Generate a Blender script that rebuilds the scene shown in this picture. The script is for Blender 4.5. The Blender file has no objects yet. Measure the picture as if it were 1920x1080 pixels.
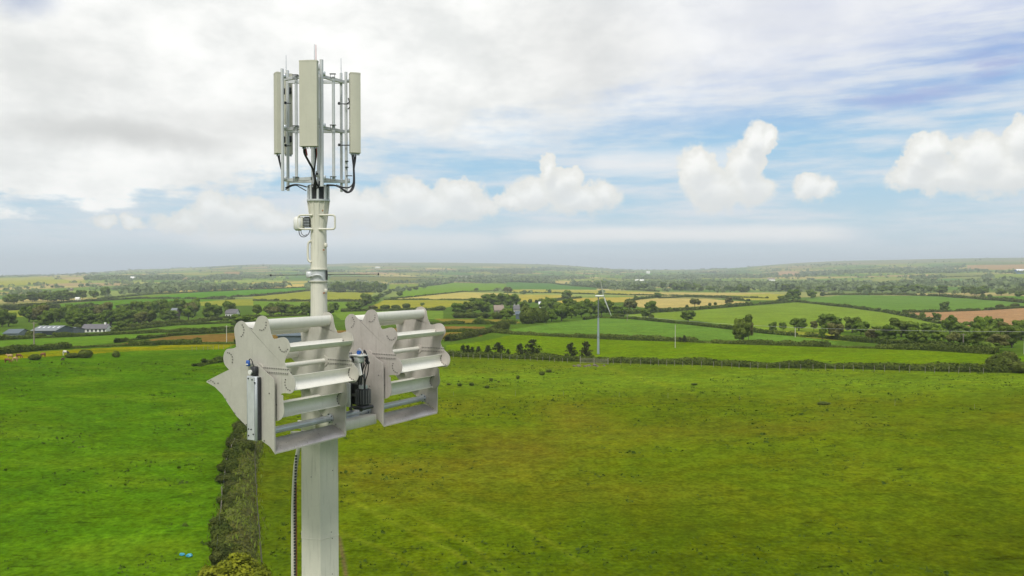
import bpy, bmesh, math, random
import numpy as np
from mathutils import Vector, Matrix
R = math.radians
scene = bpy.context.scene
col = scene.collection
# ------------------------------------------------------------------ camera
FL, CAMZ, YH = 1493.0, 20.0, 513.0
PITCH = math.atan((540 - YH) / FL)
cd = bpy.data.cameras.new("camera")
cam = bpy.data.objects.new("camera", cd)
col.objects.link(cam)
cam.location = (0, 0, CAMZ)
cam.rotation_euler = (math.pi / 2 - PITCH, 0, 0)
cd.sensor_width = 36.0
cd.lens = 36.0 * FL / 1920.0
cd.clip_start = 0.5
cd.clip_end = 40000
scene.camera = cam
scene.render.resolution_x = 1024
scene.render.resolution_y = 576
scene.view_settings.view_transform = 'Standard'
scene.view_settings.look = 'None'
scene.view_settings.exposure = 0.0
scene.view_settings.gamma = 1.0
scene.view_settings.use_curve_mapping = False
scene.cycles.volume_bounces = 0
scene.cycles.max_bounces = 6
# ------------------------------------------------------------------ sun
SUN_EL, SUN_AZ = 52.0, -172.0           # azimuth measured from +Y towards +X
sl = bpy.data.lights.new("sun", 'SUN')
sl.energy = 3.0
sl.angle = R(16)
sl.color = (1.0, 0.965, 0.9)
sun = bpy.data.objects.new("sun", sl)
col.objects.link(sun)
sd = Vector((math.sin(R(SUN_AZ)) * math.cos(R(SUN_EL)), math.cos(R(SUN_AZ)) * math.cos(R(SUN_EL)), math.sin(R(SUN_EL))))
sun.rotation_euler = sd.to_track_quat('Z', 'Y').to_euler()
sun.location = sd * 200

def lin(c):
    return tuple(((v / 255.0) / 12.92 if v / 255.0 <= 0.04045 else ((v / 255.0 + 0.055) / 1.055) ** 2.4) for v in c)

# ------------------------------------------------------------------ node helper
class NT:
    def __init__(s, tree):
        s.t = tree; s.n = tree.nodes; s.l = tree.links
    def node(s, typ, **kw):
        n = s.n.new(typ)
        for k, v in kw.items():
            setattr(n, k, v)
        return n
    def put(s, sock, v):
        if v is None: return
        if isinstance(v, bpy.types.NodeSocket): s.l.new(v, sock)
        elif isinstance(v, bpy.types.Node): s.l.new(v.outputs[0], sock)
        else:
            if sock.type == 'RGBA' and len(v) == 3: v = (*v, 1)
            sock.default_value = v
    def math(s, op, a, b=None, c=None, clamp=False):
        n = s.node('ShaderNodeMath', operation=op, use_clamp=clamp)
        for i, v in enumerate((a, b, c)):
            if v is not None: s.put(n.inputs[i], v)
        return n.outputs[0]
    def vec(s, op, a, b=None):
        n = s.node('ShaderNodeVectorMath', operation=op)
        s.put(n.inputs[0], a)
        if b is not None: s.put(n.inputs[1], b)
        return n.outputs['Value'] if op in ('LENGTH', 'DOT_PRODUCT', 'DISTANCE') else n.outputs[0]
    def noise(s, vec, scale, detail=4, rough=0.55, out='Fac'):
        n = s.node('ShaderNodeTexNoise')
        if vec is not None: s.put(n.inputs['Vector'], vec)
        n.inputs['Scale'].default_value = scale; n.inputs['Detail'].default_value = detail
        n.inputs['Roughness'].default_value = rough
        return n.outputs[out]
    def remap(s, v, a, b, c=0.0, d=1.0, smooth=False):
        n = s.node('ShaderNodeMapRange')
        if smooth: n.interpolation_type = 'SMOOTHSTEP'
        for i, q in enumerate((v, a, b, c, d)): s.put(n.inputs[i], q)
        return n.outputs[0]
    def mix(s, f, a, b, mode='MIX'):
        n = s.node('ShaderNodeMix', data_type='RGBA', blend_type=mode)
        s.put(n.inputs[0], f); s.put(n.inputs[6], a); s.put(n.inputs[7], b)
        return n.outputs[2]

# ------------------------------------------------------------------ sky (world)
world = bpy.data.worlds.new("World"); scene.world = world
world.use_nodes = True
W = NT(world.node_tree); W.n.clear()
wout = W.node('ShaderNodeOutputWorld'); bg = W.node('ShaderNodeBackground')
W.l.new(bg.outputs[0], wout.inputs[0])
bg.inputs['Strength'].default_value = 0.1
sky = W.node('ShaderNodeTexSky')
sky.sky_type = 'NISHITA'; sky.sun_disc = False
sky.sun_elevation = R(SUN_EL); sky.sun_rotation = R(SUN_AZ)
sky.altitude = 60; sky.air_density = 1.0; sky.dust_density = 1.5; sky.ozone_density = 1.5
tc = W.node('ShaderNodeTexCoord').outputs['Generated']
sep = W.node('ShaderNodeSeparateXYZ'); W.put(sep.inputs[0], tc)
az = W.math('ARCTAN2', sep.outputs[0], sep.outputs[1])
el = W.math('ARCSINE', sep.outputs[2])
SK = 10.0                                # background strength is 0.1
def C(c, k=1.0): return tuple(v * SK * k for v in lin(c))
def pe(px, py):
    a = math.atan((px - 960) / FL)
    return a, math.atan((YH - py) / FL * math.cos(a))
comb = W.node('ShaderNodeCombineXYZ'); W.put(comb.inputs[0], az); W.put(comb.inputs[1], el)
P = comb.outputs[0]
# vector stretched along the horizon for layered cloud
stre = W.vec('MULTIPLY', P, (1.0, 3.2, 1.0))
stre4 = W.vec('MULTIPLY', P, (1.0, 7.0, 1.0))
# slanted coordinates for the high streaky layer (rises to the right)
n_lo = W.noise(stre, 3.2, 5, 0.55)
n_md = W.noise(stre, 9.0, 6, 0.6)
n_st = W.noise(stre4, 6.0, 6, 0.6)
n_f = W.noise(P, 26.0, 6, 0.62)
n_p = W.noise(P, 55.0, 5, 0.6)
n_b = W.noise(W.vec('MULTIPLY', P, (1.0, 1.6, 1.0)), 7.0, 7, 0.58)
# clear part: sky texture tinted by the measured gradient of the day
ramp = W.node('ShaderNodeValToRGB')
W.put(ramp.inputs[0], W.remap(el, -0.02, 0.40))
cr = ramp.color_ramp
stops = [(0.0, (194, 211, 224)), (0.055, (197, 214, 227)), (0.11, (207, 224, 234)), (0.20, (192, 221, 236)), (0.30, (170, 212, 237)), (0.42, (155, 204, 236)), (0.58, (148, 184, 232)), (0.8, (152, 172, 226)), (1.0, (130, 155, 212))]
cr.elements[0].position = 0; cr.elements[0].color = (*lin(stops[0][1]), 1)
cr.elements[1].position = 1; cr.elements[1].color = (*lin(stops[-1][1]), 1)
for p_, c_ in stops[1:-1]:
    e = cr.elements.new(p_); e.color = (*lin(c_), 1)
clear = W.vec('SCALE', ramp.outputs[0]); clear.node.inputs['Scale'].default_value = SK
base = W.mix(0.06, clear, sky.outputs[0])
# thin veils
veil = W.remap(W.math('ADD', W.math('MULTIPLY', n_st, 0.75), W.math('MULTIPLY', n_lo, 0.35)), 0.43, 0.68, 0.0, 0.85, True)
lowfade = W.remap(el, 0.015, 0.05, 0.0, 1.0, True)
veil = W.math('MULTIPLY', veil, lowfade)
base = W.mix(veil, base, C((228, 234, 240)))
# stratus bar just above the horizon haze (right of the mast)
def bar(px0, px1, pyc, hh, soft):
    a0, _ = pe(px0, pyc); a1, _ = pe(px1, pyc); _, ec = pe(960, pyc)
    ca, ha = (a0 + a1) / 2, (a1 - a0) / 2
    dx = W.math('ABSOLUTE', W.math('DIVIDE', W.math('SUBTRACT', az, ca), ha))
    fx = W.remap(dx, 0.7, 1.0, 1.0, 0.0, True)
    wv = W.math('MULTIPLY', W.math('SUBTRACT', n_md, 0.5), 0.010)
    dy = W.math('ABSOLUTE', W.math('DIVIDE', W.math('ADD', W.math('SUBTRACT', el, ec), wv), hh / FL))
    fy = W.remap(dy, 1.0 - soft, 1.0 + soft * 0.4, 1.0, 0.0, True)
    return W.math('MULTIPLY', fx, fy)
b1 = W.math('MULTIPLY', bar(900, 1640, 441, 17, 0.8), 0.9)
b2 = W.math('MULTIPLY', bar(300, 980, 452, 22, 0.9), 0.55)
b3 = W.math('MULTIPLY', bar(1080, 1420, 306, 28, 0.9), 0.65)
base = W.mix(W.math('MAXIMUM', W.math('MAXIMUM', b1, b2), b3), base, C((247, 248, 248)))
def spot(px, py, rx, ry, f=None):
    a, e = pe(px, py)
    pp = P if f is None else W.vec('ADD', P, f)
    d = W.vec('LENGTH', W.vec('MULTIPLY', W.vec('SUBTRACT', pp, (a, e, 0)), (FL / rx, FL / ry, 0)))
    return W.remap(d, 0.0, 1.0, 1.0, 0.0, True)
# cumulus heaps: (px, py, rx, ry)
heaps = [(1027, 316, 17, 28), (1046, 342, 40, 34), (1000, 366, 52, 32), (1130, 364, 34, 27), (1078, 376, 66, 28), (960, 378, 34, 20),
         (1309, 322, 38, 38), (1413, 262, 25, 36), (1434, 254, 14, 26), (1400, 304, 34, 40), (1345, 362, 62, 36), (1402, 348, 42, 40), (1320, 352, 34, 30),
         (1512, 348, 30, 26), (1540, 356, 26, 18), (1736, 276, 34, 27), (1716, 300, 32, 28), (1830, 292, 52, 34), (1918, 262, 30, 38), (1795, 324, 96, 30), (1885, 322, 74, 36), (1708, 328, 36, 20), (1980, 300, 70, 56),
         (398, 388, 30, 30), (420, 402, 60, 34), (465, 400, 52, 30), (345, 414, 48, 22), (520, 410, 54, 22), (195, 421, 20, 11), (250, 419, 22, 10),
         (765, 374, 50, 38), (860, 368, 50, 34), (800, 392, 110, 30), (700, 396, 70, 34), (885, 390, 44, 26), (640, 392, 60, 36)]
warp = W.noise(P, 14.0, 5, 0.62, out='Color')
w2 = W.vec('MULTIPLY', W.vec('SUBTRACT', warp, (0.5, 0.5, 0.5)), (0.036, 0.034, 0.0))
warpf = W.noise(P, 60.0, 4, 0.6, out='Color')
w3 = W.vec('MULTIPLY', W.vec('SUBTRACT', warpf, (0.5, 0.5, 0.5)), (0.016, 0.016, 0.0))
PW = W.vec('ADD', W.vec('ADD', P, w2), w3)
fld = None; fup = None
PU = W.vec('ADD', W.vec('ADD', P, w2), (-0.004, 0.016, 0.0))
for (hx, hy, rx, ry) in heaps:
    a, e = pe(hx, hy)
    d = W.vec('LENGTH', W.vec('MULTIPLY', W.vec('SUBTRACT', PW, (a, e, 0)), (FL / rx, FL / ry, 0)))
    fld = d if fld is None else W.math('SMOOTH_MIN', fld, d, 0.25)
    d2 = W.vec('LENGTH', W.vec('MULTIPLY', W.vec('SUBTRACT', PU, (a, e, 0)), (FL / rx, FL / ry, 0)))
    fup = d2 if fup is None else W.math('SMOOTH_MIN', fup, d2, 0.2)
fld = W.math('ADD', fld, W.math('MULTIPLY', W.math('SUBTRACT', n_f, 0.5), 1.0))
fld = W.math('ADD', fld, W.math('MULTIPLY', W.math('SUBTRACT', n_p, 0.5), 0.70))
soft = W.math('ADD', W.remap(el, 0.055, 0.13, 0.45, 0.12), W.remap(n_md, 0.42, 0.62, 0.0, 0.38, True))
heap = W.remap(fld, W.math('SUBTRACT', 0.98, W.math('MULTIPLY', soft, 0.5)), W.math('ADD', 1.04, W.math('MULTIPLY', soft, 0.5)), 1.0, 0.0, True)
hz = W.node('ShaderNodeMapRange'); 
core = W.remap(fld, 0.15, 1.05, 0.0, 1.0)
hshade = W.math('ADD', W.math('MULTIPLY', n_f, 0.65), W.math('MULTIPLY', core, 0.55))
hcol = W.mix(W.remap(W.math('SUBTRACT', hshade, W.math('MULTIPLY', core, 0.0)), 0.30, 0.80, 0.0, 1.0, True), C((255, 255, 251), 1.06), C((240, 240, 234)))
lowsh = W.remap(el, 0.075, 0.145, 0.35, 0.0, True)
under = W.remap(W.math('ADD', fup, W.math('MULTIPLY', W.math('SUBTRACT', n_f, 0.5), 0.9)), 0.15, 1.0, 0.75, 0.0, True)
hcol = W.mix(under, hcol, C((224, 227, 227)))
hcol = W.mix(lowsh, hcol, C((238, 240, 238)))
base = W.mix(W.math('MULTIPLY', heap, W.remap(el, 0.05, 0.12, 0.84, 0.97)), base, hcol)
# the broad cloud sheet, its lower edge rising to the right
fc = W.node('ShaderNodeFloatCurve')
edge = [(-200, 385), (0, 385), (180, 378), (330, 372), (520, 345), (700, 300), (830, 285), (1000, 262), (1200, 240), (1340, 215), (1480, 190), (1600, 150), (1750, 105), (1920, 55), (2200, 30)]
AZ0, AZ1, EL1 = -1.0, 1.0, 0.45
c = fc.mapping.curves[0]
pts = []
for x_, y_ in edge:
    a, e = pe(x_, y_); pts.append(((a - AZ0) / (AZ1 - AZ0), e / EL1))
pts = [(0.0, pts[0][1])] + pts + [(1.0, pts[-1][1])]
c.points[0].location = pts[0]; c.points[1].location = pts[-1]
for q in pts[1:-1]: c.points.new(*q)
fc.mapping.update()
W.put(fc.inputs['Value'], W.remap(az, AZ0, AZ1))
eedge = W.math('MULTIPLY', fc.outputs[0], EL1)
rough_e = W.math('ADD', W.math('MULTIPLY', W.math('SUBTRACT', n_md, 0.5), 0.10), W.math('MULTIPLY', W.math('SUBTRACT', n_f, 0.5), 0.030))
rough_e = W.math('ADD', rough_e, W.math('MULTIPLY', W.math('SUBTRACT', n_lo, 0.5), 0.05))
delta = W.math('ADD', W.math('SUBTRACT', el, eedge), rough_e)
softr = W.remap(az, -0.35, 0.35, 0.012, 0.085)
sheet = W.math('DIVIDE', delta, softr)
sheet = W.remap(sheet, -0.5, 1.0, 0.0, 1.0, True)
thin = W.remap(az, 0.12, 0.55, 1.0, 0.80, True)
sheet = W.math('MULTIPLY', sheet, thin)
tone = W.remap(W.math('ADD', W.math('MULTIPLY', n_lo, 0.35), W.math('MULTIPLY', n_b, 0.65)), 0.38, 0.62, 0.0, 1.0, True)
scol = W.mix(tone, C((236, 238, 236)), C((255, 255, 252), 1.10))
rightcool = W.remap(az, -0.05, 0.45, 0.0, 1.0, True)
scol = W.mix(rightcool, scol, W.mix(tone, C((228, 231, 240)), C((246, 247, 250))))
# grey underside of the heap bank left of the mast
g = W.math('MAXIMUM', W.math('MULTIPLY', spot(250, 252, 330, 46, w2), 0.70), W.math('MULTIPLY', spot(430, 235, 330, 60, w2), 0.40))
g = W.math('MAXIMUM', g, W.math('MULTIPLY', spot(1090, 90, 260, 170, w2), 0.35))
g = W.math('MAXIMUM', g, W.math('MULTIPLY', spot(90, 130, 300, 120, w2), 0.22))
scol = W.mix(g, scol, C((198, 199, 197)))
base = W.mix(sheet, base, scol)
rag = W.remap(n_md, 0.42, 0.60, 0.15, 1.0, True)
lav = W.math('MAXIMUM', W.math('MULTIPLY', spot(1830, 120, 150, 46, w2), 0.75), W.math('MULTIPLY', spot(1700, 178, 190, 30, w2), 0.65))
# small clear gap at the top left corner
base = W.mix(W.math('MULTIPLY', lav, rag), base, C((162, 174, 222)))
gap = W.math('MULTIPLY', spot(45, -6, 75, 42, w2), 0.8)
base = W.mix(gap, base, C((178, 190, 215)))
below = W.remap(el, -0.03, -0.005, 1.0, 0.0, True)
base = W.mix(below, base, C((150, 165, 160)))
W.put(bg.inputs[0], base)

# ------------------------------------------------------------------ naming helpers
def tag(o, label=None, cat=None, group=None, kind=None):
    if label: o['label'] = label
    if cat: o['category'] = cat
    if group: o['group'] = group
    if kind: o['kind'] = kind
    return o
def empty(name, loc=(0, 0, 0), rz=0.0, scale=(1, 1, 1)):
    o = bpy.data.objects.new(name, None); col.objects.link(o)
    o.empty_display_size = 0.2
    o.location = loc; o.rotation_euler = (0, 0, rz); o.scale = scale
    return o
def link(name, mesh, parent=None):
    o = bpy.data.objects.new(name, mesh); col.objects.link(o)
    if parent is not None: o.parent = parent
    return o
ORD = ['', 'first', 'second', 'third', 'fourth', 'fifth', 'sixth', 'seventh', 'eighth', 'ninth', 'tenth', 'eleventh', 'twelfth', 'thirteenth', 'fourteenth', 'fifteenth', 'sixteenth', 'seventeenth', 'eighteenth', 'nineteenth', 'twentieth']
TENS = {20: 'twenty', 30: 'thirty', 40: 'forty', 50: 'fifty', 60: 'sixty', 70: 'seventy'}
TENTH = {30: 'thirtieth', 40: 'fortieth', 50: 'fiftieth', 60: 'sixtieth', 70: 'seventieth'}
def ordinal(n):
    if n <= 20: return ORD[n]
    if n % 10 == 0: return TENTH[n]
    return TENS[n // 10 * 10] + '-' + ORD[n % 10]

# ------------------------------------------------------------------ mesh builder
def smooth_path(pts, n=6):
    pts = [Vector(p) for p in pts]
    if len(pts) < 3: return pts
    out = []
    ext = [pts[0] * 2 - pts[1]] + pts + [pts[-1] * 2 - pts[-2]]
    for i in range(1, len(ext) - 2):
        p0, p1, p2, p3 = ext[i - 1:i + 3]
        for k in range(n):
            t = k / n
            out.append(0.5 * ((2 * p1) + (p2 - p0) * t + (2 * p0 - 5 * p1 + 4 * p2 - p3) * t * t + (3 * p1 - p0 - 3 * p2 + p3) * t ** 3))
    out.append(pts[-1])
    return out
class MB:
    def __init__(s): s.v = []; s.f = []; s.sm = []
    def add(s, vs, fs, smooth=False):
        b = len(s.v); s.v += [tuple(v) for v in vs]
        for f in fs: s.f.append(tuple(b + i for i in f)); s.sm.append(smooth)
        return s
    def box(s, c, size, rot=None, bevel=0.0):
        hx, hy, hz = size[0] / 2, size[1] / 2, size[2] / 2
        b = min(bevel, hx * .9, hy * .9, hz * .9)
        M = rot if rot is not None else Matrix.Identity(3)
        if b <= 0:
            vs = [(x, y, z) for x in (-hx, hx) for y in (-hy, hy) for z in (-hz, hz)]
            fs = [(0, 1, 3, 2), (4, 6, 7, 5), (0, 4, 5, 1), (2, 3, 7, 6), (0, 2, 6, 4), (1, 5, 7, 3)]
        else:
            # chamfered box: each corner gives three vertices
            vs = []; idx = {}
            for sx in (-1, 1):
                for sy in (-1, 1):
                    for sz in (-1, 1):
                        for a in range(3):
                            q = [sx * (hx - b), sy * (hy - b), sz * (hz - b)]
                            q[a] = (sx, sy, sz)[a] * (hx, hy, hz)[a]
                            idx[(sx, sy, sz, a)] = len(vs); vs.append(tuple(q))
            fs = []
            for a in range(3):
                o1, o2 = [(1, 2), (2, 0), (0, 1)][a]
                for sg in (-1, 1):
                    def key(u, w):
                        k = [0, 0, 0]; k[a] = sg; k[o1] = u; k[o2] = w
                        return idx[(*k, a)]
                    f = [key(-1, -1), key(1, -1), key(1, 1), key(-1, 1)]
                    fs.append(f if sg > 0 else f[::-1])
            for a in range(3):
                o1, o2 = [(1, 2), (2, 0), (0, 1)][a]
                for u in (-1, 1):
                    for w in (-1, 1):
                        def key(sa, ax):
                            k = [0, 0, 0]; k[a] = sa; k[o1] = u; k[o2] = w
                            return idx[(*k, ax)]
                        f = [key(-1, o1), key(1, o1), key(1, o2), key(-1, o2)]
                        fs.append(f if u * w < 0 else f[::-1])
            for sx in (-1, 1):
                for sy in (-1, 1):
                    for sz in (-1, 1):
                        f = [idx[(sx, sy, sz, a)] for a in range(3)]
                        fs.append(f if sx * sy * sz > 0 else f[::-1])
        c = Vector(c)
        return s.add([M @ Vector(v) + c for v in vs], fs)
    def tube(s, path, r, n=10, caps=True, smooth=True):
        path = [Vector(p) for p in path]
        rs = r if hasattr(r, '__len__') else [r] * len(path)
        vs = []; fs = []
        up = None
        for i, p in enumerate(path):
            d = (path[min(i + 1, len(path) - 1)] - path[max(i - 1, 0)])
            if d.length < 1e-9: d = Vector((0, 0, 1))
            d.normalize()
            if up is None:
                up = Vector((0, 0, 1)) if abs(d.z) < 0.9 else Vector((1, 0, 0))
            a = (up - d * up.dot(d)); a.normalize(); bb = d.cross(a); up = a
            for k in range(n):
                t = 2 * math.pi * k / n
                vs.append(p + (a * math.cos(t) + bb * math.sin(t)) * rs[i])
        m = len(path)
        for i in range(m - 1):
            for k in range(n):
                k2 = (k + 1) % n
                fs.append((i * n + k, i * n + k2, (i + 1) * n + k2, (i + 1) * n + k))
        s.add(vs, fs, smooth)
        if caps:
            s.add(vs[:n], [tuple(range(n))[::-1]]); s.add(vs[-n:], [tuple(range(n))])
        return s
    def prism(s, prof, x0, x1, axis='x', smooth=False):
        n = len(prof)
        def P3(u, w, x):
            return (x, u, w) if axis == 'x' else ((u, x, w) if axis == 'y' else (u, w, x))
        a = [P3(u, w, x0) for u, w in prof]; b = [P3(u, w, x1) for u, w in prof]
        s.add(a, [tuple(range(n))[::-1]]); s.add(b, [tuple(range(n))])
        s.add(a + b, [(i, (i + 1) % n, n + (i + 1) % n, n + i) for i in range(n)], smooth)
        return s
    def sheet(s, prof, x0, x1, th, axis='x'):
        # open profile (list of (u,w)) thickened by th and extruded
        n = len(prof); off = []
        for i in range(n):
            a = Vector(prof[max(i - 1, 0)]); b = Vector(prof[min(i + 1, n - 1)])
            d = (b - a).normalized(); nn = Vector((-d.y, d.x))
            off.append((prof[i][0] + nn.x * th, prof[i][1] + nn.y * th))
        closed = list(prof) + off[::-1]
        return s.strip(closed, n, x0, x1, axis)
    def strip(s, closed, n, x0, x1, axis):
        def P3(u, w, x): return (x, u, w) if axis == 'x' else ((u, x, w) if axis == 'y' else (u, w, x))
        m = len(closed)
        a = [P3(u, w, x0) for u, w in closed]; b = [P3(u, w, x1) for u, w in closed]
        s.add(a + b, [(i, (i + 1) % m, m + (i + 1) % m, m + i) for i in range(m)], True)
        for ring, flip in ((a, True), (b, False)):
            s.add(ring, [((i, m - 1 - i, m - 2 - i, i + 1) if flip else (i, i + 1, m - 2 - i, m - 1 - i)) for i in range(n - 1)])
        return s
    def disc(s, c, r, h, n=8, axis='x'):
        c = Vector(c); d = {'x': Vector((1, 0, 0)), 'y': Vector((0, 1, 0)), 'z': Vector((0, 0, 1))}[axis]
        return s.tube([c - d * h / 2, c + d * h / 2], r, n)
    def mesh(s, name, mat, recalc=False):
        me = bpy.data.meshes.new(name)
        me.from_pydata(s.v, [], s.f)
        me.polygons.foreach_set('use_smooth', s.sm)
        if recalc:
            bm = bmesh.new(); bm.from_mesh(me); bmesh.ops.recalc_face_normals(bm, faces=bm.faces[:]); bm.to_mesh(me); bm.free()
        if mat: me.materials.append(mat)
        try: me.set_sharp_from_angle(angle=R(50))
        except Exception: pass
        me.update()
        return me
    def build(s, name, mat, parent=None, recalc=True):
        return link(name, s.mesh(name, mat, recalc), parent)

def quads_mesh(name, V, mat, attr=None):
    """V: (n,4,3) array of quads -> mesh; attr: (n,) per-face tone"""
    n = len(V)
    me = bpy.data.meshes.new(name)
    me.vertices.add(n * 4); me.loops.add(n * 4); me.polygons.add(n)
    me.vertices.foreach_set('co', V.reshape(-1).astype(np.float32))
    me.loops.foreach_set('vertex_index', np.arange(n * 4, dtype=np.int32))
    me.polygons.foreach_set('loop_start', np.arange(0, n * 4, 4, dtype=np.int32))
    me.polygons.foreach_set('loop_total', np.full(n, 4, dtype=np.int32))
    me.update(calc_edges=True)
    if attr is not None:
        at = me.attributes.new('tone', 'FLOAT', 'FACE'); at.data.foreach_set('value', attr.astype(np.float32))
    me.materials.append(mat)
    return me

# ------------------------------------------------------------------ materials
def principled(name, base=None, rough=0.6, metal=0.0, spec=0.5):
    m = bpy.data.materials.new(name); m.use_nodes = True
    T = NT(m.node_tree); b = m.node_tree.nodes['Principled BSDF']
    b.inputs['Roughness'].default_value = rough; b.inputs['Metallic'].default_value = metal
    b.inputs['Specular IOR Level'].default_value = spec
    if base is not None: b.inputs['Base Color'].default_value = (*base, 1)
    return m, T, b
def worn(name, rgb, rough=0.5, metal=0.0, amt=0.12, scale=3.0, streak=0.0, dirt=(0.25, 0.21, 0.15), spec=0.5):
    """painted or plated metal: mottled tone, fine grain, optional vertical run marks"""
    m, T, b = principled(name, None, rough, metal, spec)
    g = T.node('ShaderNodeNewGeometry').outputs['Position']
    n1 = T.noise(g, scale, 5, 0.6); n2 = T.noise(g, scale * 11, 3, 0.6)
    t = T.math('ADD', T.math('MULTIPLY', n1, 0.7), T.math('MULTIPLY', n2, 0.3))
    k = T.remap(t, 0.3, 0.7, 1 - amt, 1 + amt)
    base = T.vec('SCALE', (rgb[0], rgb[1], rgb[2])); T.put(base.node.inputs['Scale'], k)
    c = base
    if streak > 0:
        sv = T.vec('MULTIPLY', g, (9.0, 9.0, 0.5))
        ns = T.remap(T.noise(sv, 2.2, 4, 0.6), 0.52, 0.75, 0.0, streak, True)
        c = T.mix(ns, c, dirt)
    T.put(b.inputs['Base Color'], c)
    T.put(b.inputs['Roughness'], T.remap(n2, 0.3, 0.7, rough - 0.08, rough + 0.1))
    bp = T.node('ShaderNodeBump'); bp.inputs['Strength'].default_value = 0.12; bp.inputs['Distance'].default_value = 0.01
    T.put(bp.inputs['Height'], n1); T.put(b.inputs['Normal'], bp.outputs[0])
    return m
M_mast = worn('mast_paint', (0.59, 0.575, 0.485), 0.5, 0, 0.07, 1.3, 0.34, (0.25, 0.25, 0.2))
M_plate = worn('turbine_plate', (0.455, 0.44, 0.385), 0.45, 0.15, 0.12, 1.6, 0.30, (0.24, 0.21, 0.18))
M_plate2 = worn('turbine_plate_warm', (0.46, 0.425, 0.39), 0.42, 0.2, 0.16, 1.6, 0.36, (0.25, 0.2, 0.17))
M_blade = worn('blade_paint', (0.71, 0.695, 0.62), 0.38, 0.05, 0.07, 1.5, 0.16, (0.35, 0.32, 0.27))
M_floor = worn('bare_aluminium', (0.50, 0.47, 0.46), 0.34, 0.75, 0.18, 2.5, 0.0)
M_galv = worn('galvanised', (0.50, 0.53, 0.55), 0.42, 0.55, 0.15, 6.0, 0.15, (0.3, 0.3, 0.3))
M_galvw = worn('galvanised_pale', (0.52, 0.54, 0.54), 0.5, 0.3, 0.12, 6.0, 0.3, (0.3, 0.31, 0.3))
M_panel = worn('antenna_radome', (0.47, 0.462, 0.375), 0.55, 0, 0.06, 1.5, 0.24, (0.3, 0.3, 0.24))
M_dark = worn('dark_fitting', (0.035, 0.037, 0.04), 0.5, 0.3, 0.3, 12)
M_rub = worn('black_cable', (0.015, 0.016, 0.019), 0.45, 0, 0.2, 20)
M_red = worn('red_cable', (0.30, 0.03, 0.03), 0.5, 0, 0.2, 20)
M_blue = worn('blue_plastic', (0.02, 0.09, 0.35), 0.4, 0, 0.1, 20)
M_rivet = worn('rivet', (0.16, 0.155, 0.14), 0.5, 0.3, 0.2, 10)
M_white = worn('white_cover', (0.66, 0.66, 0.62), 0.45, 0, 0.04, 3)
M_wood = worn('weathered_wood', (0.22, 0.19, 0.15), 0.85, 0, 0.3, 8)
M_rust = worn('rusty_strip', (0.27, 0.12, 0.05), 0.8, 0, 0.3, 8)
# ------------------------------------------------------------------ terrain shape
RD = np.array([1, 60, 190, 240, 300, 400, 500, 700, 1000, 1500, 2200, 3500, 5000, 7000, 8200, 9500], float)
def flat(r): return YH + FL * CAMZ / r
TAB = {
 0:    [668.5, 653, 638, 620, 606, 588, 567, 551, 538, 524, 517.5, 516, 516, 519],
 480:  [670, 638, 624, 606, 594, 578, 561, 545, 532, 518, 508, 498, 494.5, 497],
 960:  [672, 637, 613, 595, 584, 571, 557, 545, 534, 519, 508, 500, 497, 499],
 1440: [670, 638, 621, 603, 590, 571, 557, 545, 534, 520, 511, 503, 498, 499],
 1920: [669, 645, 634, 621, 603, 576, 557, 542, 527, 507, 494, 483, 480, 484]}
CREST = [(-300, 519), (0, 517), (100, 515.5), (200, 509), (228, 504.5), (330, 504.5), (400, 499), (470, 493.5), (530, 495), (570, 497.5), (620, 495), (660, 491.5), (780, 491), (830, 491), (900, 493), (960, 493), (1060, 496), (1110, 501), (1150, 504.5), (1310, 504.5), (1385, 501), (1440, 495), (1515, 490), (1590, 487), (1690, 485), (1920, 481), (2200, 479)]
COLS = [-150, 0, 100, 200, 240, 330, 400, 470, 540, 600, 660, 780, 870, 960, 1060, 1110, 1150, 1310, 1385, 1440, 1515, 1590, 1700, 1800, 1920, 2050]
AZC = np.array([math.atan((k - 960) / FL) for k in COLS])
KT = sorted(TAB)
HT = []
for k in COLS:
    row = np.array([np.interp(k, KT, [TAB[q][j] for q in KT]) for j in range(14)])
    cr_ = np.interp(k, [c_[0] for c_ in CREST], [c_[1] for c_ in CREST])
    v35 = max(row[9], cr_ + 5)
    row[9] = v35; row[10] = cr_ + (v35 - cr_) * 0.52; row[11] = cr_ + (v35 - cr_) * 0.10; row[12] = cr_; row[13] = cr_ + 4
    py = np.concatenate([[flat(RD[0]), flat(RD[1])], row])
    yd = RD * math.cos(math.atan((k - 960) / FL))
    h = CAMZ - (py - YH) / FL * yd
    h[0] = 0; h[1] = 0
    HT.append(h)
HT = np.array(HT); HM = HT.mean(axis=0)
AZX = np.concatenate([[-math.pi, -1.4], AZC, [1.4, math.pi]])
HX = np.vstack([HM, HM * 0.5 + HT[0] * 0.5, HT, HM * 0.5 + HT[-1] * 0.5, HM])
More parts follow.
